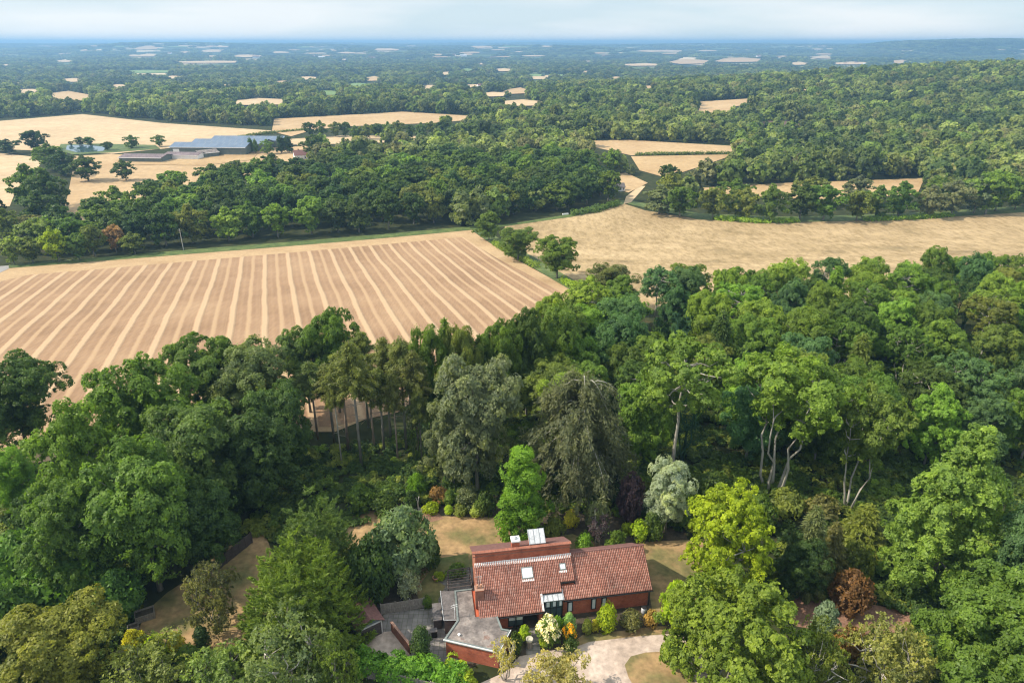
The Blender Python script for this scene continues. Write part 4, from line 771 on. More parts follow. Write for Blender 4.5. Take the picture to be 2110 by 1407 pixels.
def shrub(seed, h, r, npf, nleaf, ls, pr=.42, col2=None, part='foliage', shape='dome', rn=.5, asp=.55):
    rg = np.random.default_rng(seed); C = []; PR = []; pf = PROF[shape]
    for i in range(npf):
        t = (i + .5) / npf; a = i * 2.4 + rg.uniform(-.3, .3); s = pr * r * rg.uniform(.75, 1.25); x = max(r * float(pf(np.array(t))) * rg.uniform(.8, 1) - s, 0)
        C.append((math.cos(a) * x, math.sin(a) * x, s * .6 + t * (h - s * 1.5))); PR.append(s)
    P, N, tone = puff_leaves(rg, C, PR, np.array([0, 0, h * .3]), nleaf, 11, under=.6, rn=rn, shell=.42 if shape != 'column' else .16, jit=.3); k = P[:, 2] > .02
    parts = [(part, leaves_mesh(part, P[k], N[k], ls, tone[k], asp))]
    if col2:
        P, N, tone = puff_leaves(rg, C, np.array(PR) * 1.1, np.array([0, 0, h * .3]), col2, 14, under=.9); k = (P[:, 2] > h * .42); parts.append(('blossom', leaves_mesh('blossom', P[k], N[k], ls * .95, tone[k], .8)))
    return {'h': h, 'w': 2 * r, 'parts': parts}

PR = {}
PR['oak_a'] = broad(11, 18, 8.6, 3.2, 42, 2.5, 64000, 0.20, 'round', limbs=16, nested=True, nspray=9)
PR['oak_b'] = broad(12, 18, 8.2, 2.0, 46, 2.3, 64000, 0.20, 'dome', limbs=14, nested=True, nspray=9)
PR['oak_c'] = broad(13, 17, 8.0, 2.6, 34, 2.7, 56000, 0.21, 'round', limbs=18, nested=True, nspray=9, shell=.3)
PR['fine'] = broad(14, 18, 7.5, 3, 60, 1.7, 52000, 0.19, 'round', limbs=20, shell=.4, nspray=12)
PR['ash_a'] = broad(21, 21, 9.4, 10.5, 40, 1.8, 44000, 0.20, 'umbrella', nstem=5, limbs=40, tr=.34, stemspread=.8, inner=.12, shell=.35, nested=True, nspray=7, limbr=.34)
PR['ash_b'] = broad(22, 22, 8.4, 11.5, 30, 1.8, 34000, 0.20, 'umbrella', nstem=1, limbs=34, tr=.34, inner=.12, shell=.4, nested=True, nspray=7, limbr=.46)
PR['ash_c'] = broad(23, 20, 8.0, 8.5, 34, 1.8, 36000, 0.21, 'umbrella', nstem=3, limbs=36, tr=.36, stemspread=.5, inner=.15, shell=.4, nested=True, nspray=7)
PR['tulip'] = broad(31, 24, 8.0, 1.0, 66, 1.9, 64000, 0.22, 'cone', limbs=10, shell=.25, nested=True, nspray=8, inner=.15, rn=.6)
PR['column'] = broad(32, 17, 3.9, .4, 50, 1.25, 34000, 0.18, 'column', limbs=12, tr=.25, shell=.4, nspray=10, inner=.15, rn=.65)
PR['robinia'] = broad(33, 18, 8.0, 2.2, 54, 1.9, 52000, 0.20, 'round', limbs=26, tr=.3, nstem=3, stemspread=.5, nested=True, nspray=7, shell=.35)
PR['globe'] = broad(34, 15, 8.0, .8, 70, 1.75, 62000, 0.21, 'dome', limbs=8, nested=True, nspray=8, shell=.2, inner=.1, fr=(.85, 1.05))
PR['sparse'] = broad(41, 12, 6.0, 1.6, 44, 1.25, 9500, .20, 'round', nstem=4, limbs=40, tr=.24, limbr=.45, stemspread=.4, shell=.6, nspray=8, inner=.2, rn=.9)
PR['sparse_b'] = broad(42, 12, 6.5, 2.0, 60, 1.2, 13000, .20, 'dome', nstem=4, limbs=44, tr=.24, limbr=.45, stemspread=.4, shell=.6, nspray=8, inner=.2, rn=.9)
PR['spruce_a'] = spruce(51, 22, 3.6, 14.2, 13, 7, 13000, .20)
PR['spruce_b'] = spruce(52, 20, 3.4, 13.0, 11, 7, 12000, .20)
PR['spruce_c'] = spruce(53, 15, 3.6, 1.0, 24, 8, 18000, .30, False)
PR['cypress'] = cypress(54, 19, 8.3, 1150, 80000, .25, 7)
PR['cypress_b'] = cypress(55, 18, 6.5, 850, 56000, .26, 5)
PR['weeping'] = weeping(56, 23, 9.2, 46000, .26)
PR['dead'] = twiggy(57, 12, 4.2, 110, thick=1.15)
PR['thin'] = twiggy(58, 10, 3.6, 70, 1800, .16)
PR['shrub'] = shrub(61, 2.4, 1.5, 12, 3600, .11)
PR['shrub_b'] = shrub(62, 2.6, 1.6, 16, 3600, .12, pr=.34, rn=.8)
PR['mound'] = shrub(63, 4.0, 4.0, 34, 9000, .20, pr=.27)
PR['mound_b'] = shrub(64, 5.5, 3.6, 34, 9000, .20, pr=.28, shape='round')
PR['topiary'] = shrub(65, 3.2, 1.35, 30, 5000, .09, pr=.5, shape='column', rn=.4)
PR['flower'] = shrub(66, 2.6, 1.6, 16, 2600, .12, col2=1500, pr=.36)
PR['spiky'] = shrub(67, 2.6, 1.6, 22, 4200, .15, pr=.34, rn=1.1, asp=.22)
# mid distance
for i, (sh, hh, rr, cb) in enumerate([('round', 16, 7.6, 2.2), ('dome', 16, 7.6, 1.6), ('round', 17, 7.0, 2.6), ('umbrella', 17, 7.6, 3), ('dome', 14, 7.6, 1.2), ('column', 17, 5.0, 1.2)]):
    PR['mid_%d' % i] = broad(70 + i, hh, rr, cb, 34, 2.1, 9500, .42, sh, limbs=8, nested=True, nspray=6, shell=.25, sides=5, asp=.6)
def mono(d):   # crown and trunk for instancing
    return d
for i, (sh, hh, rr, cb) in enumerate([('round', 15, 7.4, 1.6), ('dome', 14, 7.8, 1.0), ('round', 16, 6.8, 2.0), ('dome', 12, 7.8, .8)]):
    PR['far_%d' % i] = broad(80 + i, hh, rr, cb, 22, 2.3, 1500, .95, sh, limbs=2, nspray=8, shell=.2, sides=5, mat='leaf_far', asp=.7, rn=.4)
for i in range(3):
    PR['vfar_%d' % i] = broad(90 + i, 15, 14, 0, 26, 4.0, 650, 2.1, 'dome', limbs=0, nspray=6, shell=.15, mat='leaf_far', asp=.8, rn=.35)
for i in range(2):
    PR['xfar_%d' % i] = broad(95 + i, 16, 40, 0, 60, 7.0, 500, 4.6, 'dome', limbs=0, nspray=5, shell=.1, mat='leaf_far', asp=.8, rn=.3)

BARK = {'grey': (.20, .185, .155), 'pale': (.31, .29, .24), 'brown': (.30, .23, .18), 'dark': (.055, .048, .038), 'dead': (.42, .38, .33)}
def put(kind, x, y, h, w, tint, name, label, cat='tree', group=None, bark='grey', rot=None, blossom=None, z=None):
    p = PR[kind]; rr = random.Random(int(x * 100) * 7 + int(y * 100)); single = len(p['parts']) == 1
    zz = float(terr(x, y)) if z is None else z
    rot = rr.uniform(0, 6.28) if rot is None else rot; sx = w / p['w']; sz = h / p['h']
    if single:
        o = lnk(bpy.data.objects.new(name, p['parts'][0][1])); root = o; objs = [('foliage', o)]
    else:
        root = bpy.data.objects.new(name, None); root.empty_display_size = .5; lnk(root); objs = []
        for (pn, me) in p['parts']: o = lnk(bpy.data.objects.new(pn, me), root); objs.append((pn, o))
    root.location = (x, y, zz); root.scale = (sx, sx, sz); root.rotation_euler = (0, 0, rot)
    for pn, o in objs: o.color = (*(BARK[bark] if pn == 'trunk' else blossom if pn == 'blossom' else tint), 1)
    return tag(root, label, cat, group)
TINT = {
 'dark green': (.034, .062, .016), 'deep green': (.026, .052, .018), 'mid green': (.055, .098, .020), 'fresh green': (.078, .135, .026), 'olive green': (.070, .098, .026),
 'yellow-green': (.125, .180, .012), 'grey-green': (.075, .100, .066), 'brown-green': (.078, .088, .042), 'blue-green': (.042, .088, .045), 'pale green': (.12, .17, .05),
 'silver': (.16, .21, .21), 'purple': (.036, .026, .046), 'golden': (.22, .235, .03), 'orange-brown': (.11, .075, .034), 'bright green': (.070, .145, .018), 'lime': (.15, .23, .02)}
def vary(c, r, a=.12): k = 1.10 + r.uniform(-a, a) * 1.5; return (c[0] * k * (1 + r.uniform(-a, a)), c[1] * k, c[2] * k * (1 + r.uniform(-a, a)))
def alt_at(px, py, x, y):   # height of the sight line of pixel (px,py) over ground distance y
    return H + ray(px, py).z * y
def treepx(kind, x, ytop, ybase, wpx, tint, name, label, cat='tree', **k):
    g = at(x, ybase); top = alt_at(x, ytop, g.x, g.y + 0.0); h = max(top - g.z, .6); dep = g.y * CP - (g.z + h / 2 - H) * SP; w = wpx * dep / 1407
    k.setdefault('group', None); t = TINT[tint] if isinstance(tint, str) else tint
    return put(kind, g.x, g.y, h, w, t, name, label, cat, **k)
GT = 'trees standing in the garden'; GS = 'shrubs and small bushes around the garden'
# ---- trees one can point to, near the house
treepx('column', 1072, 918, 1112, 112, 'bright green', 'garden_tree', 'tall bright green column-shaped tree on the lawn edge behind the brick chimney', group=GT)
treepx('weeping', 1190, 762, 1032, 275, (.064, .080, .058), 'weeping_tree', 'large weeping grey-green tree with drooping branches behind the house', group=GT, bark='pale')
treepx('mound_b', 1297, 975, 1075, 66, 'purple', 'smoke_bush', 'dark purple-leaved small tree between the weeping tree and the silvery one', cat='small tree', group=GT)
treepx('fine', 1370, 948, 1095, 116, 'silver', 'silver_tree', 'silvery white-leaved tree beside the dark purple one behind the house', group=GT)
treepx('robinia', 1485, 1005, 1228, 212, 'yellow-green', 'garden_tree', 'large yellow-green feathery tree right of the house above the round green one', group=GT, bark='pale')
treepx('shrub_b', 1392, 1200, 1288, 84, 'lime', 'garden_tree', 'low yellow-green bush between the brick end wall and the round green tree', cat='shrub', group=GS)
treepx('globe', 1497, 1212, 1440, 300, (.086, .132, .024), 'garden_tree', 'broad round green tree with large leaves beside the gravel drive', group=GT)
treepx('tulip', 1912, 872, 1222, 262, (.088, .150, .038), 'tulip_tree', 'tall conical bright green tree with glossy leaves on the right', group=GT)
treepx('oak_b', 2010, 1195, 1475, 340, (.055, .102, .022), 'broadleaf_tree', 'large leafy green tree filling the bottom right corner', group=GT)
treepx('fine', 2075, 1045, 1285, 190, 'blue-green', 'broadleaf_tree', 'bluish green tree at the right edge above the bottom corner tree', group=GT)
treepx('sparse_b', 1800, 1285, 1450, 190, (.12, .14, .055), 'sparse_tree', 'sparse yellowish tree with bare grey twigs beside the round green tree', group=GT, bark='dead')
treepx('sparse', 1665, 1290, 1455, 120, 'olive green', 'sparse_tree', 'thin olive tree between the round green tree and the sparse yellowish tree', group=GT, bark='dead')
treepx('shrub', 1742, 1288, 1360, 70, 'orange-brown', 'garden_shrub', 'orange-leaved bush in front of the grey-blue conifer mound', 'shrub', group=GS)
treepx('mound_b', 1745, 1180, 1260, 95, (.085, .052, .028), 'garden_shrub', 'rust-brown bush under fallen grey branches right of the lawn', 'shrub', group=GS)
treepx('topiary', 1690, 1238, 1325, 70, (.085, .13, .11), 'clipped_conifer', 'rounded grey-blue clipped conifer on the brown grass', 'shrub', group=GS)
treepx('spruce_c', 1648, 1042, 1215, 105, (.075, .10, .055), 'conifer_tree', 'soft grey-green conifer right of the feathery yellow-green tree', group=GT)
treepx('fine', 1640, 1105, 1232, 120, 'deep green', 'broadleaf_tree', 'low dark bushy tree at the foot of the grey-green conifer', group=GT)
treepx('spruce_c', 1700, 1075, 1190, 80, 'brown-green', 'conifer_tree', 'small brownish conifer on the slope left of the tall conical tree', group=GT)
treepx('shrub_b', 1760, 1120, 1195, 80, 'olive green', 'garden_shrub', 'spreading olive shrub left of the tall conical tree', 'shrub', group=GS)
treepx('spruce_c', 1770, 1040, 1130, 110, (.09, .12, .03), 'conifer_tree', 'low spreading conifer below the slender pale trunks', group=GT)
treepx('ash_a', 1590, 735, 1012, 280, (.078, .135, .026), 'ash_tree', 'wide ash with five pale bent stems behind the feathery yellow-green tree', group=GT, bark='pale', rot=.3)
treepx('ash_b', 1385, 700, 985, 235, (.080, .135, .034), 'ash_tree', 'tall ash with one forked pale trunk above the silvery tree', group=GT, bark='pale', rot=1.5)
treepx('ash_c', 1745, 800, 1050, 170, (.062, .100, .026), 'ash_tree', 'slender ash with thin pale stems between the wide ash and the tall conical tree', group=GT, bark='pale')
treepx('oak_c', 985, 738, 1015, 205, (.082, .108, .082), 'grey_oak', 'tall grey-green tree between the spruces and the weeping tree', group=GT)
treepx('oak_b', 935, 800, 1000, 130, 'grey-green', 'grey_oak', 'smaller grey-green tree right against the spruces', group=GT)
treepx('cypress', 635, 1085, 1322, 300, (.064, .105, .018), 'cypress_tree', 'huge yellow-green cypress with many pointed tips left of the house', group=GT)
treepx('cypress_b', 668, 1000, 1225, 215, (.048, .082, .028), 'cypress_tree', 'dark green cypress rising behind the yellow-green one', group=GT)
treepx('mound_b', 832, 1052, 1190, 150, (.068, .110, .072), 'garden_shrub', 'big round grey-green bush on the lawn left of the house', 'shrub', group=GS)
treepx('mound', 880, 1105, 1165, 70, 'dark green', 'garden_shrub', 'low dark bush under the right side of the big grey-green bush', 'shrub', group=GS)
treepx('mound_b', 770, 1110, 1240, 110, 'deep green', 'garden_shrub', 'dark shaded bush between the cypress and the panel fence', 'shrub', group=GS)
treepx('spiky', 842, 1170, 1228, 58, (.17, .21, .20), 'garden_shrub', 'pale silver bush just behind the panel fence', 'shrub', group=GS)
treepx('sparse_b', 448, 1165, 1298, 125, (.075, .085, .046), 'small_tree', 'small thin brownish tree on the brown lawn left of the cypress', group=GT, cat='small tree')
treepx('sparse', 612, 1268, 1440, 215, (.078, .115, .056), 'sparse_tree', 'pale airy tree with whitish branches in front of the cypress', group=GT, bark='dead')
treepx('sparse_b', 700, 1310, 1450, 110, (.07, .11, .03), 'sparse_tree', 'thin green tree at the bottom beside the pale airy one', group=GT)
treepx('sparse_b', 1155, 1362, 1462, 175, (.17, .17, .085), 'sparse_tree', 'sparse olive tree in the middle of the drive at the bottom edge', group=GT, bark='dead')
treepx('thin', 1040, 1310, 1402, 86, (.19, .19, .07), 'small_tree', 'thin yellowish sapling against the flat-roofed brick wing', group=GT, cat='small tree', bark='dead')
treepx('oak_c', 160, 1262, 1440, 260, (.092, .110, .026), 'broadleaf_tree', 'round olive-green tree in the bottom left corner', group=GT)
treepx('sparse_b', 330, 1330, 1450, 200, (.10, .13, .045), 'sparse_tree', 'loose grey-green tree at the bottom beside the round olive-green one', group=GT)
treepx('sparse_b', 470, 1345, 1460, 170, (.09, .14, .05), 'sparse_tree', 'light green loose tree at the bottom left of the pale airy one', group=GT)
treepx('topiary', 422, 1288, 1343, 44, 'deep green', 'topiary', 'small dark clipped conifer on the brown lawn', 'shrub', group=GS)
treepx('topiary', 870, 1288, 1352, 54, 'deep green', 'topiary', 'dark egg-shaped clipped bush on the paved yard', 'shrub', group=GS)
for (x, yt, yb, w, t, nm, lb) in [
 (283, 1296, 1345, 52, 'golden', 'golden_shrub', 'golden shrub beside the wooden boxes'), (325, 1305, 1352, 56, 'lime', 'golden_shrub', 'yellow-green shrub second in the golden row'), (368, 1302, 1348, 44, 'golden', 'golden_shrub', 'brightest golden shrub left of the dark clipped conifer'),
 (330, 1330, 1378, 60, 'yellow-green', 'golden_shrub', 'low yellow-green shrub in front of the golden row'), (395, 1330, 1385, 70, 'mid green', 'garden_shrub', 'green bush in front of the dark clipped conifer'), (455, 1335, 1372, 50, 'pale green', 'garden_shrub', 'pale bush right of the dark clipped conifer'),
 (1250, 1240, 1298, 52, 'yellow-green', 'garden_shrub', 'rounded yellow-green bush against the right wing wall'), (1300, 1258, 1292, 56, 'brown-green', 'garden_shrub', 'low brownish bush under the right wing wall'), (1340, 1255, 1290, 34, (.19, .145, .06), 'garden_shrub', 'orange and cream bush at the right end of the front bed'),
 (1226, 1275, 1300, 22, 'golden', 'garden_shrub', 'small golden bush left of the rounded yellow-green one'), (1210, 1272, 1305, 26, 'olive green', 'garden_shrub', 'small olive bush between the golden bush and the grey one'), (1172, 1262, 1298, 36, (.14, .24, .13), 'garden_shrub', 'round grey-green grassy bush behind the orange flowering one'),
 (1150, 1268, 1300, 30, 'bright green', 'garden_shrub', 'vivid green bush behind the white flowering one'), (1080, 1288, 1318, 32, 'lime', 'garden_shrub', 'lime bush left of the front porch'), (1062, 1300, 1345, 34, 'dark green', 'garden_shrub', 'dark bush at the corner of the flat-roofed wing'),
 (1122, 1310, 1330, 30, 'yellow-green', 'garden_shrub', 'low yellow-green bush under the white flowering one'), (1175, 1312, 1336, 40, 'dark green', 'garden_shrub', 'dark low bush under the orange flowering one'),
 (1316, 1070, 1112, 46, 'lime', 'golden_shrub', 'round lime-yellow bush behind the right wing roof'), (1268, 1092, 1140, 50, 'mid green', 'garden_shrub', 'dark green bush just behind the right wing ridge'), (1204, 1095, 1135, 44, 'bright green', 'garden_shrub', 'bright laurel bush behind the clerestory wall end'),
 (1176, 1050, 1085, 40, 'golden', 'golden_shrub', 'yellow leaved bush right of the tall bright column tree'), (1142, 1060, 1110, 54, 'olive green', 'garden_shrub', 'olive bush at the foot of the tall bright column tree'), (1230, 1020, 1100, 60, 'grey-green', 'garden_shrub', 'pale grey-green bush under the weeping tree'),
 (1292, 1075, 1100, 30, 'yellow-green', 'garden_shrub', 'small yellowish bush left of the round lime one'), (1345, 1050, 1112, 50, 'dark green', 'garden_shrub', 'dark bush right of the round lime one'),
 (888, 1035, 1056, 40, 'yellow-green', 'border_shrub', 'yellow-green mat at the left end of the lawn border'), (925, 1040, 1058, 24, 'lime', 'border_shrub', 'small round clipped green ball in the lawn border'), (905, 1000, 1035, 44, 'orange-brown', 'border_shrub', 'rusty bush at the back of the lawn border'),
 (950, 1038, 1060, 40, 'olive green', 'border_shrub', 'olive bush in the middle of the lawn border'), (985, 1035, 1062, 40, 'pale green', 'border_shrub', 'pale bush at the right end of the lawn border'), (965, 1000, 1045, 60, 'grey-green', 'border_shrub', 'grey-green bush at the back right of the lawn border'),
 (925, 1010, 1040, 30, 'mid green', 'border_shrub', 'green bush behind the clipped ball'), (1000, 1010, 1060, 50, 'dark green', 'border_shrub', 'dark bush next to the tall bright column tree'), (745, 1000, 1050, 70, 'mid green', 'border_shrub', 'green bush behind the dark cypress'), (790, 1015, 1055, 60, 'dark green', 'border_shrub', 'dark bush above the big grey-green bush'),
 (850, 1010, 1048, 40, 'deep green', 'border_shrub', 'deep green bush left of the bare patch'), (860, 975, 1020, 50, 'bright green', 'border_shrub', 'upright fresh green bush left of the grey-green tree'), (940, 1165, 1185, 50, 'mid green', 'border_shrub', 'low green planting beside the pergola'), (905, 1180, 1192, 30, 'yellow-green', 'border_shrub', 'small yellow-green plant by the terracotta pot'),
 (880, 1225, 1252, 24, 'mid green', 'border_shrub', 'low ivy clump against the panel fence'), (1410, 1020, 1080, 70, 'mid green', 'garden_shrub', 'green bush between the silvery and the feathery tree'), (1560, 1020, 1090, 80, 'mid green', 'garden_shrub', 'tall green shrub behind the feathery yellow-green tree'), (1620, 1010, 1060, 90, 'olive green', 'garden_shrub', 'olive bush below the wide ash stems'),
 (1690, 1020, 1070, 80, 'brown-green', 'garden_shrub', 'brownish bush left of the slender pale trunks'), (1470, 975, 1030, 90, 'dark green', 'garden_shrub', 'dark bush left of the wide ash stems')]:
    kd = 'topiary' if ('clipped' in lb or 'ball' in lb) else ('spiky' if 'grassy' in lb or 'upright' in lb else ('shrub' if len(lb) % 2 else 'shrub_b'))
    treepx(kd, x, yt, yb, w, t, nm, lb, 'shrub', group=GS)
treepx('flower', 1130, 1268, 1325, 62, 'mid green', 'flowering_shrub', 'white flowering bush in front of the house porch', 'shrub', group=GS, blossom=(.42, .43, .48))
treepx('flower', 1173, 1285, 1322, 38, 'mid green', 'flowering_shrub', 'bush with orange-yellow flowers right of the white one', 'shrub', group=GS, blossom=(.42, .26, .015))
treepx('thin', 1230, 1055, 1128, 66, 'purple', 'small_tree', 'small nearly bare tree with purplish leaves behind the clerestory', cat='small tree', group=GT, bark='pale')
# laurel hedge
rg = np.random.default_rng(5)
def hedge(name, pts, hgt, wid, tint, label, nleaf, ls=.15, group=None, mat='leaf'):
    C, S_ = [], []
    for k in range(len(pts) - 1):
        a, b = pts[k], pts[k + 1]; L = (b - a).length; m = max(2, int(L / (wid * .34)))
        for q in range(m):
            for row in (-1, 1):
                p = a.lerp(b, (q + rg.random()) / m); s = wid * .36 * rg.uniform(.8, 1.25)
                C.append((p.x + rg.normal() * wid * .1, p.y + row * wid * .22 + rg.normal() * .1, p.z + hgt * rg.uniform(.4, .75))); S_.append(s)
                C.append((p.x + rg.normal() * wid * .1, p.y + row * wid * .26, p.z + hgt * .25)); S_.append(s)
    P, N, t = puff_leaves(rg, C, S_, np.mean(C, 0) - np.array([0, 0, 2]), nleaf, 10, shell=.3); k = P[:, 2] > pts[0].z - .5
    o = lnk(bpy.data.objects.new(name, leaves_mesh(name, P[k], N[k], ls, t[k], mat=mat))); o.color = (*tint, 1); return tag(o, label, 'hedge', group)
hedge('laurel_hedge', [at(735, 1372), at(800, 1388), at(880, 1402), at(960, 1415)], 2.8, 2.6, (.065, .15, .022), 'leafy green laurel hedge in front of the paved yard', 20000)
hedge('laurel_hedge', [at(925, 1385), at(975, 1412)], 2.6, 1.8, (.15, .21, .02), 'yellow-tipped end of hedge against the flat-roofed brick wing', 4000)

# ---- near trees left of the house, in the photo's own arrangement
NL = 'trees of the near wood left of the house'
for (kd, x, yt, yb, w, t, lb, bk) in [
 ('oak_a', 62, 738, 930, 215, (.034, .066, .018), 'dark oak at the left edge standing against the striped field', 'dark'),
 ('fine', 42, 928, 1055, 130, 'bright green', 'small vivid green tree below the dark oak at the left edge', 'grey'),
 ('oak_b', 215, 835, 1130, 220, (.062, .115, .020), 'broad mid green tree right of the vivid small one at the left', 'grey'),
 ('oak_a', 330, 745, 1010, 230, (.052, .100, .020), 'bright-topped oak at the left end of the wood edge on the striped field', 'grey'),
 ('oak_c', 330, 930, 1215, 260, (.055, .105, .026), 'large rounded green oak overhanging the brown side lawn', 'grey'),
 ('oak_b', 190, 1000, 1235, 210, (.05, .095, .022), 'leafy green tree left of the large rounded oak', 'grey'),
 ('oak_a', 450, 695, 905, 190, (.048, .088, .022), 'dark green oak topping the wood edge left of the grey-green ones', 'grey'),
 ('fine', 545, 705, 910, 190, (.068, .100, .048), 'grey-green tree on the wood edge right of the dark green oak', 'grey'),
 ('oak_c', 440, 830, 1060, 230, (.052, .092, .030), 'mid green oak behind the large rounded oak', 'grey'),
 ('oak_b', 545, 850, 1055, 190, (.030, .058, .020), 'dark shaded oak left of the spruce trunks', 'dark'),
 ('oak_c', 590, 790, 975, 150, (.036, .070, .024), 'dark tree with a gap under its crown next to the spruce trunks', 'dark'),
 ('oak_a', 640, 675, 850, 130, (.055, .095, .035), 'rounded tree on the wood edge left of the highest oak', 'grey'),
 ('oak_a', 700, 640, 850, 135, (.05, .095, .020), 'highest oak on the wood edge rising over the striped field', 'grey'),
 ('mound', 60, 1105, 1215, 190, (.05, .105, .024), 'wide leafy green mound at the left edge', 'grey'),
 ('mound', 150, 1150, 1255, 210, (.045, .10, .022), 'wide leafy green mound left of the brown side lawn', 'grey'),
 ('mound_b', 20, 1210, 1345, 160, (.035, .075, .020), 'dark leafy mound at the left edge above the olive tree', 'grey'),
 ('mound_b', 255, 1180, 1275, 110, (.042, .095, .030), 'blue-green mound beside the wooden boxes', 'grey'),
 ('mound_b', 100, 1010, 1120, 110, (.03, .06, .02), 'dark bush below the vivid small tree', 'grey'),
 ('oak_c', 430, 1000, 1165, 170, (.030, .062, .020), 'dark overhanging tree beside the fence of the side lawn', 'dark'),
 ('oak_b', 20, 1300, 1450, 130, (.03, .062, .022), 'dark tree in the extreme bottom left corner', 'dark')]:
    treepx(kd, x, yt, yb, w, t, 'broadleaf_tree' if 'mound' not in kd else 'leafy_mound', lb, 'tree' if 'mound' not in kd else 'bush', group=NL, bark=bk)
# ---- the spruce stand
SPG = 'spruces with bare trunks beside the striped field'
spr = [(655, 745, 905, 62), (690, 735, 915, 70), (718, 728, 925, 74), (745, 700, 962, 78), (772, 740, 925, 60), (792, 745, 935, 66), (805, 700, 905, 64), (838, 700, 925, 76), (862, 720, 935, 70), (870, 800, 955, 50), (850, 705, 890, 60), (760, 690, 880, 64), (705, 760, 960, 40), (820, 770, 950, 50)]
ordn = ['first', 'second', 'third', 'fourth', 'fifth', 'sixth', 'seventh', 'eighth', 'ninth', 'tenth', 'eleventh', 'twelfth', 'thirteenth', 'fourteenth', 'fifteenth', 'sixteenth', 'seventeenth', 'eighteenth', 'nineteenth', 'twentieth', 'twenty-first', 'twenty-second', 'twenty-third', 'twenty-fourth', 'twenty-fifth', 'twenty-sixth', 'twenty-seventh', 'twenty-eighth', 'twenty-ninth', 'thirtieth']
for i, (x, yt, yb, w) in enumerate(sorted(spr)):
    lb = 'tall spruce with a bare lower trunk, %s from the left in the spruce stand' % ordn[i]
    treepx(['spruce_a', 'spruce_a', 'spruce_b'][i % 3], x, yt + rf.uniform(-12, 14), yb, w * 1.25, vary((.060, .082, .032), rf), 'spruce_tree', lb, 'conifer', group=SPG, bark=['brown', 'grey', 'pale'][i % 3])
for (kd, x, yt, yb, w, t, lb) in [('fine', 890, 668, 905, 95, 'mid green', 'soft green tree rising just right of the spruce stand'), ('spruce_c', 925, 655, 890, 80, 'mid green', 'feathery conifer topping the wood right of the spruce stand'), ('fine', 955, 668, 900, 95, 'olive green', 'olive tree above the tall grey-green tree'), ('spruce_c', 990, 690, 890, 76, 'dark green', 'dark conifer above the tall grey-green tree'), ('oak_a', 1030, 662, 880, 110, 'mid green', 'mid green tree where the striped field meets the right wood'), ('oak_b', 1085, 640, 860, 120, 'dark green', 'dark green tree at the near corner of the striped field'), ('fine', 1145, 632, 840, 120, 'mid green', 'tall mid green tree right of the near corner of the striped field')]:
    treepx(kd, x, yt, yb, w, t, 'conifer_tree' if 'spruce' in kd else 'broadleaf_tree', lb, 'conifer' if 'spruce' in kd else 'tree', group='trees topping the wood right of the spruces')
treepx('dead', 858, 790, 958, 70, 'olive green', 'dead_tree', 'bare dead tree with pale branches at the right end of the spruce trunks', group=SPG, bark='dead')
treepx('dead', 880, 840, 965, 50, 'olive green', 'dead_tree', 'smaller bare dead tree right of the other dead one', group=SPG, bark='dead')
# ---- hedgerow between the two fields
HG = 'trees in the hedgerow between the striped field and the dry meadow'
treepx('oak_a', 1148, 488, 574, 104, (.062, .105, .018), 'hedgerow_tree', 'round oak standing alone in the hedgerow over the meadow', group=HG)
treepx('oak_c', 1068, 470, 536, 92, (.060, .100, .020), 'hedgerow_tree', 'spreading tree in the middle of the hedgerow', group=HG)
treepx('oak_b', 1008, 435, 496, 62, (.065, .108, .022), 'hedgerow_tree', 'upright tree at the far end of the hedgerow by the dark wood', group=HG)
treepx('fine', 1255, 545, 640, 124, (.060, .078, .028), 'hedgerow_tree', 'thin-topped dull green tree where the hedgerow meets the near wood', group=HG)
hedge('field_hedge', [at(1160, 580), at(1180, 592), at(1205, 606)], 1.6, 3.0, (.13, .20, .03), 'low bright bramble hedge below the round hedgerow oak', 2500, .3)
hedge('field_hedge', [at(1020, 505), at(1060, 528), at(1105, 552)], 1.8, 3.4, (.10, .15, .03), 'low hedge joining the hedgerow trees', 3000, .32)

# ---- near wood, right of the house and between: rows running away from the camera
def ordw(i): return ordn[i] if i < len(ordn) else str(i + 1) + 'th'
def wood(rows, kinds, tints, hr, name, phrase, group, seed, pxrange, wk=1.12, dens=1.0, catf=None, skip=None):
    r = random.Random(seed); cnt = 0
    for ri, (pts, sp) in enumerate(rows):      # pts: pixel polyline of a row (ground line); sp: spacing in metres
        W_ = [at(*p) for p in pts]; seg = [(W_[i + 1] - W_[i]).length for i in range(len(W_) - 1)]; L = sum(seg); n = max(1, int(L / sp)); items = []
        for k in range(n):
            d = (k + .5 + r.uniform(-.22, .22)) / n * L; j = 0
            while j < len(seg) - 1 and d > seg[j]: d -= seg[j]; j += 1
            p = W_[j].lerp(W_[j + 1], min(d / seg[j], 1)); x, y = p.x + r.uniform(-.1, .1) * sp, p.y + r.uniform(-.28, .28) * sp
            if skip and skip(x, y): continue
            items.append((x, y))
        items.sort(key=lambda q: q[0] / q[1])
        for k, (x, y) in enumerate(items):
            tn = r.choice(tints); kd = r.choice(kinds); h = r.uniform(*hr); w = min(sp, 15) * wk * r.uniform(.92, 1.22)
            if kd.startswith('spruce'): w *= .75; nm, what = 'conifer_tree', 'conifer'
            elif kd == 'dead': w *= .8; h *= .95; nm, what = 'dead_tree', 'bare tree'
            elif kd.startswith('ash'): nm, what = 'ash_tree', 'ash'
            else: nm, what = 'broadleaf_tree', 'tree'
            col = 'leafless grey' if kd == 'dead' else tn
            lb = "%s %s, %s from left, %s row of %s" % (col, what, ordw(k), ordw(ri), phrase)
            put(kd, x, y, h, w, vary(TINT[tn], r), nm, lb, 'conifer' if what == 'conifer' else 'tree', group, bark={'ash_tree': 'pale', 'dead_tree': 'dead'}.get(nm, 'grey')); cnt += 1
    return cnt
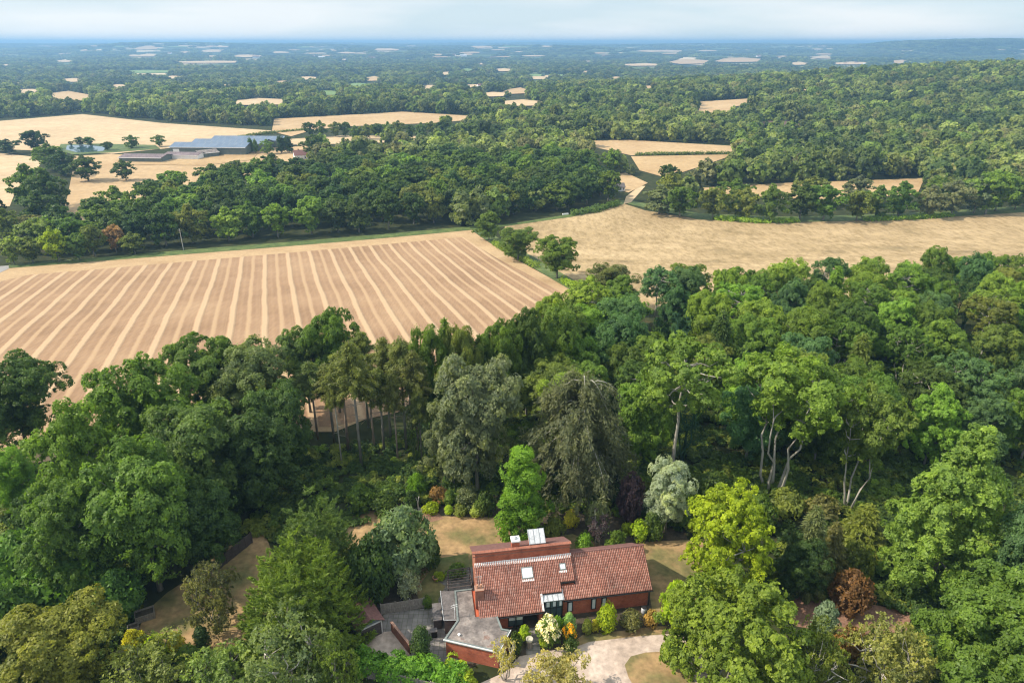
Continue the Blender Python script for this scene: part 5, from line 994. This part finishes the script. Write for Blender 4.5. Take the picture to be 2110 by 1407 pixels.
nr = wood([([(1130, 938), (1480, 945), (1800, 965), (2200, 965)], 9.5), ([(1050, 880), (1300, 885), (1700, 900), (2250, 900)], 9.5), ([(1010, 835), (1300, 835), (1700, 845), (2300, 845)], 9.5),
      ([(1040, 790), (1300, 790), (1700, 797), (2350, 797)], 9.5), ([(1080, 748), (1300, 748), (1700, 752), (2300, 748)], 9.5), ([(1160, 712), (1300, 712), (1700, 712), (2350, 700)], 9.5), ([(1230, 682), (1450, 682), (1700, 680), (2350, 664)], 9), ([(1380, 660), (1600, 656), (1900, 646), (2350, 638)], 9.5), ([(1750, 634), (1950, 624), (2350, 612)], 9.5)],
     ['oak_a', 'oak_b', 'oak_c', 'fine', 'ash_c', 'ash_b', 'spruce_c', 'fine', 'oak_a', 'fine', 'oak_c', 'oak_b', 'dead'], ['mid green', 'fresh green', 'dark green', 'mid green', 'fresh green', 'olive green', 'blue-green', 'fresh green', 'mid green'], (13.5, 17.5), 'wood', 'near wood right of weeping tree', 'trees of the near wood right of the house', 3, None, 1.16)
for (x, yt, yb, w, lb) in [(1950, 560, 690, 90, 'large leafless pale tree at the top right of the near wood'), (1880, 600, 735, 70, 'leafless pale tree below the large leafless one'), (2020, 590, 725, 80, 'leafless pale tree right of the large leafless one'), (2080, 640, 770, 70, 'leafless pale tree at the right edge of the near wood'), (1870, 790, 930, 90, 'grey bare-stemmed tree above the tall conical green tree')]:
    treepx('dead', x, yt, yb, w, 'olive green', 'dead_tree', lb, group='bare trees in the near wood', bark='dead')
# ---- dark wood behind the striped field
MIDK = ['mid_0', 'mid_1', 'mid_2', 'mid_4', 'mid_0', 'mid_1', 'mid_3']
MW = [([(60, 524), (250, 512), (400, 500), (700, 480), (975, 450), (1120, 436), (1260, 412)], 11.5), ([(120, 503), (400, 482), (700, 462), (975, 436), (1255, 404)], 12.5), ([(180, 484), (400, 465), (700, 444), (975, 420), (1250, 394)], 13),
      ([(230, 462), (450, 444), (700, 427), (975, 405), (1240, 384)], 13.5), ([(270, 442), (450, 427), (700, 409), (975, 391), (1235, 372)], 14), ([(330, 422), (500, 408), (700, 394), (975, 377), (1225, 362)], 15), ([(400, 402), (560, 390), (700, 378), (975, 363), (1200, 354)], 15), ([(470, 386), (600, 376), (750, 364), (975, 352), (1150, 346)], 16)]
nm_ = wood(MW, MIDK, ['dark green', 'deep green', 'mid green', 'dark green', 'mid green', 'deep green', 'olive green', 'fresh green', 'dark green'], (14.5, 18.5), 'wood', "wood behind striped field", 'trees of the wood behind the striped field', 8, None, 1.30)
# clump and single trees on the left
LG = 'trees around the left-hand fields'
for (x, yt, yb, w, t, lb) in [(75, 268, 312, 52, 'deep green', 'tall dark field tree at the left beyond the lane field'), (20, 288, 318, 42, 'deep green', 'dark field tree at the left edge'), (-8, 285, 314, 40, 'dark green', 'cut-off field tree on the very left edge'), (147, 291, 301, 9, 'dark green', 'tiny round bush by the pond'), (167, 283, 301, 26, 'dark green', 'small dark tree just behind the pond'), (186, 282, 301, 24, 'mid green', 'small greener tree just behind the pond'), (222, 292, 311, 26, 'dark green', 'rounded tree at the right end of the pond'),
 (274, 279, 306, 32, 'mid green', 'single tree standing in stubble right of the pond'), (329, 279, 303, 28, 'mid green', 'single tree in stubble nearest the barn'), (182, 322, 373, 62, 'dark green', 'lone oak in the paddock beside the leafy clump'), (260, 331, 372, 44, 'dark green', 'lone oak in the paddock in front of the low sheds'),
 (110, 298, 352, 66, 'mid green', 'top tree of the leafy clump in the left fields'), (136, 312, 362, 60, 'deep green', 'dark tree at the right of the leafy clump top'), (70, 342, 432, 90, 'mid green', 'left tree of the big leafy clump'), (112, 352, 445, 90, 'dark green', 'right tree of the big leafy clump'), (88, 395, 462, 80, 'dark green', 'front tree of the big leafy clump'), (60, 445, 492, 70, 'brown-green', 'brownish tree between the leafy clump and the lane trees'),
 (0, 400, 462, 46, 'deep green', 'dark tree on the left edge above the lane'), (22, 432, 500, 56, 'olive green', 'olive tree on the left edge above the lane'), (105, 447, 510, 70, 'fresh green', 'fresh green tree in the lane row behind the yellowish one'), (30, 488, 545, 56, 'pale green', 'pale tree at the left end of the lane row'), (68, 490, 542, 56, 'olive green', 'olive tree second in the lane row'), (122, 470, 540, 54, 'yellow-green', 'yellowish tree in the middle of the lane row'), (165, 482, 536, 56, 'mid green', 'mid green tree right of the yellowish one'), (195, 463, 528, 56, 'olive green', 'olive tree left of the hidden red roof'), (240, 463, 520, 44, (.17, .12, .08), 'pinkish brown tree beside the hidden red roof'), (278, 480, 524, 50, 'olive green', 'olive tree right of the pinkish brown one')]:
    treepx(['mid_0', 'mid_1', 'mid_2'][int(x) % 3], x, yt, yb, w * 1.06, t, 'field_tree', lb, 'tree', group=LG)
# tree line behind the dark wood
TL = 'trees of the line behind the dark wood'
k = 0
for x in (640, 662, 692, 712, 733, 757, 776, 800, 822, 845, 868, 890, 912, 935, 955, 980, 1005, 1030, 1058, 1085, 1112, 1140, 1168, 1195):
    yb = 282 - (x - 700) * .004 + (6 if x % 2 else 0); w = 26 + (x * 7 % 11)
    treepx('mid_%d' % (k % 3), x, yb - 26 - (x * 5 % 9), yb, w, ['dark green', 'mid green', 'olive green'][k % 3], 'field_tree', '%s tree, %s from left in tree line behind dark wood' % (['dark green', 'mid green', 'olive green'][k % 3], ordw(k)), 'tree', group=TL); k += 1
for (kd, x, yt, yb, w, t, lb) in [('mid_5', 518, 284, 315, 14, 'blue-green', 'narrow poplar at the right end of the long barn'), ('mid_5', 528, 287, 316, 12, 'mid green', 'shorter poplar beside the narrow one'), ('mid_1', 552, 288, 318, 30, 'fresh green', 'light round tree right of the barn'), ('mid_5', 580, 280, 316, 22, 'deep green', 'dark narrow conifer right of the barn'), ('mid_5', 596, 281, 316, 22, 'deep green', 'second dark narrow conifer right of the barn'), ('mid_0', 648, 278, 330, 50, 'dark green', 'dark tree by the hidden cottage roof'), ('mid_2', 1258, 308, 360, 40, 'fresh green', 'light tree at the right corner of the dark wood'), ('mid_4', 1282, 322, 356, 32, 'pale green', 'pale bushy tree at the right corner of the dark wood'), ('mid_4', 1300, 340, 362, 20, 'grey-green', 'small grey-green tree right of the pale bushy one')]:
    treepx(kd, x, yt, yb, w, t, 'field_tree', lb, 'tree', group=TL)
# right-hand wood: front rows as individuals
RW = [([(1330, 440), (1450, 452), (1600, 456), (1750, 452), (1900, 446), (2110, 430), (2300, 424)], 13.5), ([(1312, 422), (1420, 428), (1560, 428), (1720, 426), (1900, 420), (2300, 405)], 34)]
nrw = wood(RW, ['mid_0', 'mid_1', 'mid_2', 'mid_4'], ['dark green', 'mid green', 'olive green', 'mid green', 'grey-green'], (14.5, 18), 'wood', "trees beyond dry meadow", 'trees along the far side of the dry meadow', 12, None, 1.2)
treepx('mid_0', 2030, 352, 442, 92, 'fresh green', 'broadleaf_tree', 'vivid green tall tree at the far right of the meadow edge', group='trees along the far side of the dry meadow')
treepx('dead', 2085, 345, 420, 70, 'olive green', 'dead_tree', 'leafless pale tree at the right edge beyond the meadow', group='bare trees in the near wood', bark='dead')
treepx('mid_0', 1378, 338, 392, 44, 'dark green', 'broadleaf_tree', 'single round dark tree beside the small lane field', group='trees along the far side of the dry meadow')
hedge('bramble_hedge', [at(1470, 452), at(1560, 459), at(1640, 458)], 1.5, 4.0, (.13, .21, .03), 'bright green bramble bank along the meadow edge', 3500, .45)
hedge('bramble_hedge', [at(1780, 455), at(1870, 452), at(1960, 446)], 1.5, 4.0, (.10, .17, .03), 'duller bramble bank further right along the meadow edge', 3500, .45)
hedge('lane_hedge', [at(1180, 444), at(1230, 436), at(1275, 422)], 2.5, 5.0, (.05, .09, .025), 'low dark hedge at the corner of the dark wood', 3500, .4)
hedge('field_edge_hedge', [at(385, 305), at(470, 288), at(540, 277), at(640, 268)], 2.0, 4, (.06, .09, .03), 'long trimmed hedge behind the barn', 4000, .6)
hedge('field_edge_hedge', [at(1310, 321), at(1400, 319), at(1520, 318)], 2.0, 4, (.06, .09, .03), 'thin trimmed hedge between the two small lane fields', 3000, .6)
print('INDIV', nr, nm_, nrw)

# ---- distant woodland: thousands of crowns, one object
def scatter(name, pts, protos, label=None, kind='stuff'):
    """pts rows: x,y,z,sx,sz,rot,idx,r,g,b"""
    pts = np.array(pts, np.float32); n = len(pts); me = bpy.data.meshes.new(name); me.vertices.add(n); me.vertices.foreach_set('co', pts[:, :3].ravel())
    def attr(nm, typ, data, f='value'): a = me.attributes.new(nm, typ, 'POINT'); a.data.foreach_set(f, np.ascontiguousarray(data, dtype=np.int32 if typ == 'INT' else np.float32).ravel())
    attr('scl', 'FLOAT_VECTOR', np.stack([pts[:, 3], pts[:, 3], pts[:, 4]], 1), 'vector'); attr('rot', 'FLOAT', pts[:, 5]); attr('idx', 'INT', pts[:, 6]); attr('tint', 'FLOAT_COLOR', np.concatenate([pts[:, 7:10], np.ones((n, 1))], 1), 'color')
    o = lnk(bpy.data.objects.new(name, me)); pc = bpy.data.collections.new(name + '_kinds')
    for i, me2 in enumerate(protos): pc.objects.link(bpy.data.objects.new('%s_kind_%02d' % (name, i), me2))
    g = bpy.data.node_groups.new(name, 'GeometryNodeTree'); g.interface.new_socket('Geometry', in_out='INPUT', socket_type='NodeSocketGeometry'); g.interface.new_socket('Geometry', in_out='OUTPUT', socket_type='NodeSocketGeometry')
    N_ = g.nodes; Lk = g.links; gi = N_.new('NodeGroupInput'); go = N_.new('NodeGroupOutput'); ip = N_.new('GeometryNodeInstanceOnPoints'); ci = N_.new('GeometryNodeCollectionInfo')
    ci.inputs['Collection'].default_value = pc; ci.inputs['Separate Children'].default_value = True; ci.inputs['Reset Children'].default_value = True
    def na(nm, t): a = N_.new('GeometryNodeInputNamedAttribute'); a.data_type = t; a.inputs['Name'].default_value = nm; return [s for s in a.outputs if s.enabled and s.name == 'Attribute'][0]
    cr = N_.new('FunctionNodeAxisAngleToRotation'); cr.inputs['Axis'].default_value = (0, 0, 1); Lk.new(na('rot', 'FLOAT'), cr.inputs['Angle'])
    Lk.new(gi.outputs[0], ip.inputs['Points']); Lk.new(ci.outputs[0], ip.inputs['Instance']); ip.inputs['Pick Instance'].default_value = True
    Lk.new(na('idx', 'INT'), ip.inputs['Instance Index']); Lk.new(cr.outputs[0], ip.inputs['Rotation']); Lk.new(na('scl', 'FLOAT_VECTOR'), ip.inputs['Scale']); Lk.new(ip.outputs[0], go.inputs[0])
    md = o.modifiers.new('scatter', 'NODES'); md.node_group = g
    return tag(o, label, None, None, kind)
rg = np.random.default_rng(77)
def vnoise(x, y, s, seed):
    r = np.random.default_rng(seed); v = np.zeros_like(x)
    for k in range(7):
        a = r.uniform(0, 6.28); f = r.uniform(.5, 1.9) / s; v += np.sin((x * math.cos(a) + y * math.sin(a)) * f * 6.28 + r.uniform(0, 6.28)) * r.uniform(.5, 1)
    return v / 4
EX_POLY = [[(p.x, p.y) for p in (at(*q) for q in P_)] for P_ in [
  [(-200, 700), (20, 545), (400, 510), (975, 460), (1255, 405), (1235, 350), (1150, 340), (975, 346), (750, 358), (600, 368), (470, 380), (330, 415), (230, 455), (150, 500), (-100, 520), (-400, 540)],
  [(-400, 480), (-400, 256), (0, 246), (170, 232), (330, 250), (570, 262), (640, 264), (640, 345), (470, 380), (230, 460), (150, 500)],
  [(1290, 400), (1440, 412), (2300, 400), (2400, 600), (1000, 600), (970, 465), (1255, 405)]]]
def band(y0, y1, sp, scale, idxs, hs, cols, maskf, dense_noise, lift=0):
    out = []; yy = y0
    while yy < y1:
        xm = yy * 0.86 + 60; n = int(2 * xm / sp); xx = (np.arange(n) + .5) / n * 2 * xm - xm + rg.uniform(-.5, .5, n) * sp * .9; y = yy + rg.uniform(-.5, .5, n) * sp * .9
        out.append(np.stack([xx, y], 1)); yy += sp
    A = np.concatenate(out); x, y = A[:, 0], A[:, 1]; z = terr(x, y)
    sc_ = rg.uniform(.8, 1.25, len(x)) * scale
    keep = maskf(x, y)
    base = np.array([proj_v(x, y, z)]).reshape(2, -1); mid = np.array([proj_v(x, y, z + hs * (.85 if y0 < 1000 else 1.15))]).reshape(2, -1); wpx = 1407 * sp * .42 / y
    for P_ in FIELDS:
        xs_ = [p[0] for p in P_]; y_s = [p[1] for p in P_]; lo, hi = min(y_s) - 8, max(y_s) + 8
        c = (base[1] > lo) & (mid[1] < hi) & (base[0] > min(xs_) - 30) & (base[0] < max(xs_) + 30) & keep
        if not c.any(): continue
        i = np.where(c)[0]
        b = inpoly(base[0][i], base[1][i], P_) | inpoly(mid[0][i], mid[1][i], P_) | inpoly(base[0][i] * .5 + mid[0][i] * .5, base[1][i] * .5 + mid[1][i] * .5, P_) | inpoly(base[0][i] - wpx[i], base[1][i], P_) | inpoly(base[0][i] + wpx[i], base[1][i], P_)
        keep[i[b]] = False
    x, y, z, sc_ = x[keep], y[keep], z[keep], sc_[keep]; n = len(x)
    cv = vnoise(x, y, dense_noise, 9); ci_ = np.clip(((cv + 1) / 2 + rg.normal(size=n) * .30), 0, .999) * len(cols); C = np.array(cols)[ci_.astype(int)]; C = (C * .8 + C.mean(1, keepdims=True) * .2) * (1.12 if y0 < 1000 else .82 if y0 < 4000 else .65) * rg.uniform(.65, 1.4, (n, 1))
    return np.concatenate([np.stack([x, y, z + lift, sc_, sc_ * rg.uniform(.85, 1.15, n) * (1 if y0 < 1400 else .8 if y0 < 4000 else .62), rg.uniform(0, 6.28, n), rg.choice(idxs, n)], 1), C], 1)
def proj_v(x, y, z):
    zz = z - H; dep = y * CP - zz * SP; up = y * SP + zz * CP; return 1055 + 1407 * x / dep, 703.5 - 1407 * up / dep
FC = [TINT['deep green'], TINT['dark green'], (.045, .075, .020), TINT['mid green'], (.06, .09, .028), TINT['olive green'], (.075, .12, .028), (.08, .095, .045), (.10, .14, .045)]
def m1(x, y):
    k = np.ones(len(x), bool)
    for P_ in EX_POLY: k &= ~inpoly(x, y, P_)
    return k
def m2(x, y): v = vnoise(x, y, 620, 3) + .4 * vnoise(x, y, 210, 13); return (v > -.38 + .55 * np.clip((y - 1500) / 3000, 0, 1)) | (rg.random(len(x)) < .12) | (np.abs(((x * .8 + y * .6) / 260) % 1 - .5) < .05)
def m3(x, y): v = vnoise(x, y, 1500, 4) + .6 * vnoise(x, y, 480, 5); return (v > .12) | (rg.random(len(x)) < .10) | ((x > 2200) & (y < 7500))
far_c = [PR['far_%d' % i]['parts'][1][1] for i in range(4)] + [PR['far_%d' % i]['parts'][1][1] for i in range(0)] + [PR['vfar_%d' % i]['parts'][1][1] for i in range(3)] + [PR['xfar_%d' % i]['parts'][1][1] for i in range(2)]
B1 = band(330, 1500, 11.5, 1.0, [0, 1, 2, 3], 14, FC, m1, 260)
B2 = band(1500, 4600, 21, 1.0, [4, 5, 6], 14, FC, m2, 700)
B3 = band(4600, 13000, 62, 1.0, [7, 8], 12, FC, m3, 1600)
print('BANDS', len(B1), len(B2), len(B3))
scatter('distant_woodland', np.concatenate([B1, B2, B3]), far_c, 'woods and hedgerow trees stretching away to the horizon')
# ---- undergrowth of the near woods
UP = [[(500, 1110), (560, 1000), (700, 950), (900, 975), (1010, 1010), (1010, 1040), (850, 1035), (760, 1045), (700, 1100), (560, 1120)], [(300, 1180), (560, 1010), (700, 960), (900, 985), (1060, 1040), (1140, 1040), (1280, 1070), (1420, 1090), (1600, 1020), (1750, 1180), (1900, 1230), (2300, 1230), (2500, 700), (1250, 690), (1180, 740), (1040, 800), (880, 880), (740, 925), (640, 930), (560, 880), (420, 920), (160, 960), (-300, 1000), (-300, 1450), (120, 1450), (290, 1250)],
      [(1420, 1300), (1640, 1230), (1760, 1240), (1880, 1260), (1900, 1500), (2500, 1500), (2300, 1230), (1900, 1225), (1640, 1180), (1420, 1240)], [(1590, 1240), (1660, 1180), (1630, 1120), (1590, 1080), (1560, 1200)],
      [(560, 1330), (760, 1330), (720, 1390), (420, 1480), (120, 1460), (220, 1370), (400, 1360)]]
up = []
for P_ in UP:
    G = [(p.x, p.y) for p in (at(*q) for q in P_)]; gx = [g[0] for g in G]; gy = [g[1] for g in G]; ar = (max(gx) - min(gx)) * (max(gy) - min(gy)); n = int(ar / 3.2)
    x = rg.uniform(min(gx), max(gx), n); y = rg.uniform(min(gy), max(gy), n); k = inpoly(x, y, G) & (y > 42); x, y = x[k], y[k]
    for a, b in zip(x, y):
        s = rg.uniform(.4, 1.15); c = np.array(TINT[['dark green', 'deep green', 'mid green', 'deep green', 'olive green'][rg.integers(0, 5)]]) * rg.uniform(.8, 1.3)
        up.append([a, b, float(terr(a, b)) - .1, s, s * rg.uniform(.55, 1.0), rg.uniform(0, 6.28), rg.integers(0, 2), *c])
UK = []
for i in range(2):
    r2 = np.random.default_rng(200 + i); C = [(r2.normal() * .9, r2.normal() * .9, r2.uniform(.3, 1.4)) for _ in range(12)]; P, N, t = puff_leaves(r2, C, r2.uniform(.5, .9, 12), np.array([0, 0, 0]), 1500, 10, shell=.35); k = P[:, 2] > 0
    UK.append(leaves_mesh('undergrowth', P[k], N[k], .19, t[k], mat='leaf_far'))
scatter('undergrowth', up, UK, 'low bushes and brambles covering the woodland floor')

# ---- the air
hb = MB().box(-23500, 23500, -119, 25800, -60, 108)
hm = bpy.data.materials.new('haze'); hm.use_nodes = True; hn = hm.node_tree.nodes; hn.remove(hn['Principled BSDF']); pv = hn.new('ShaderNodeVolumePrincipled'); pv.inputs['Color'].default_value = (.24, .44, .70, 1); pv.inputs['Density'].default_value = 1.7e-4; pv.inputs['Anisotropy'].default_value = 0.2
hm.node_tree.links.new(pv.outputs[0], hn['Material Output'].inputs['Volume']); tag(hb.build('haze', hm), 'thin blue summer haze over the whole country', kind='stuff')
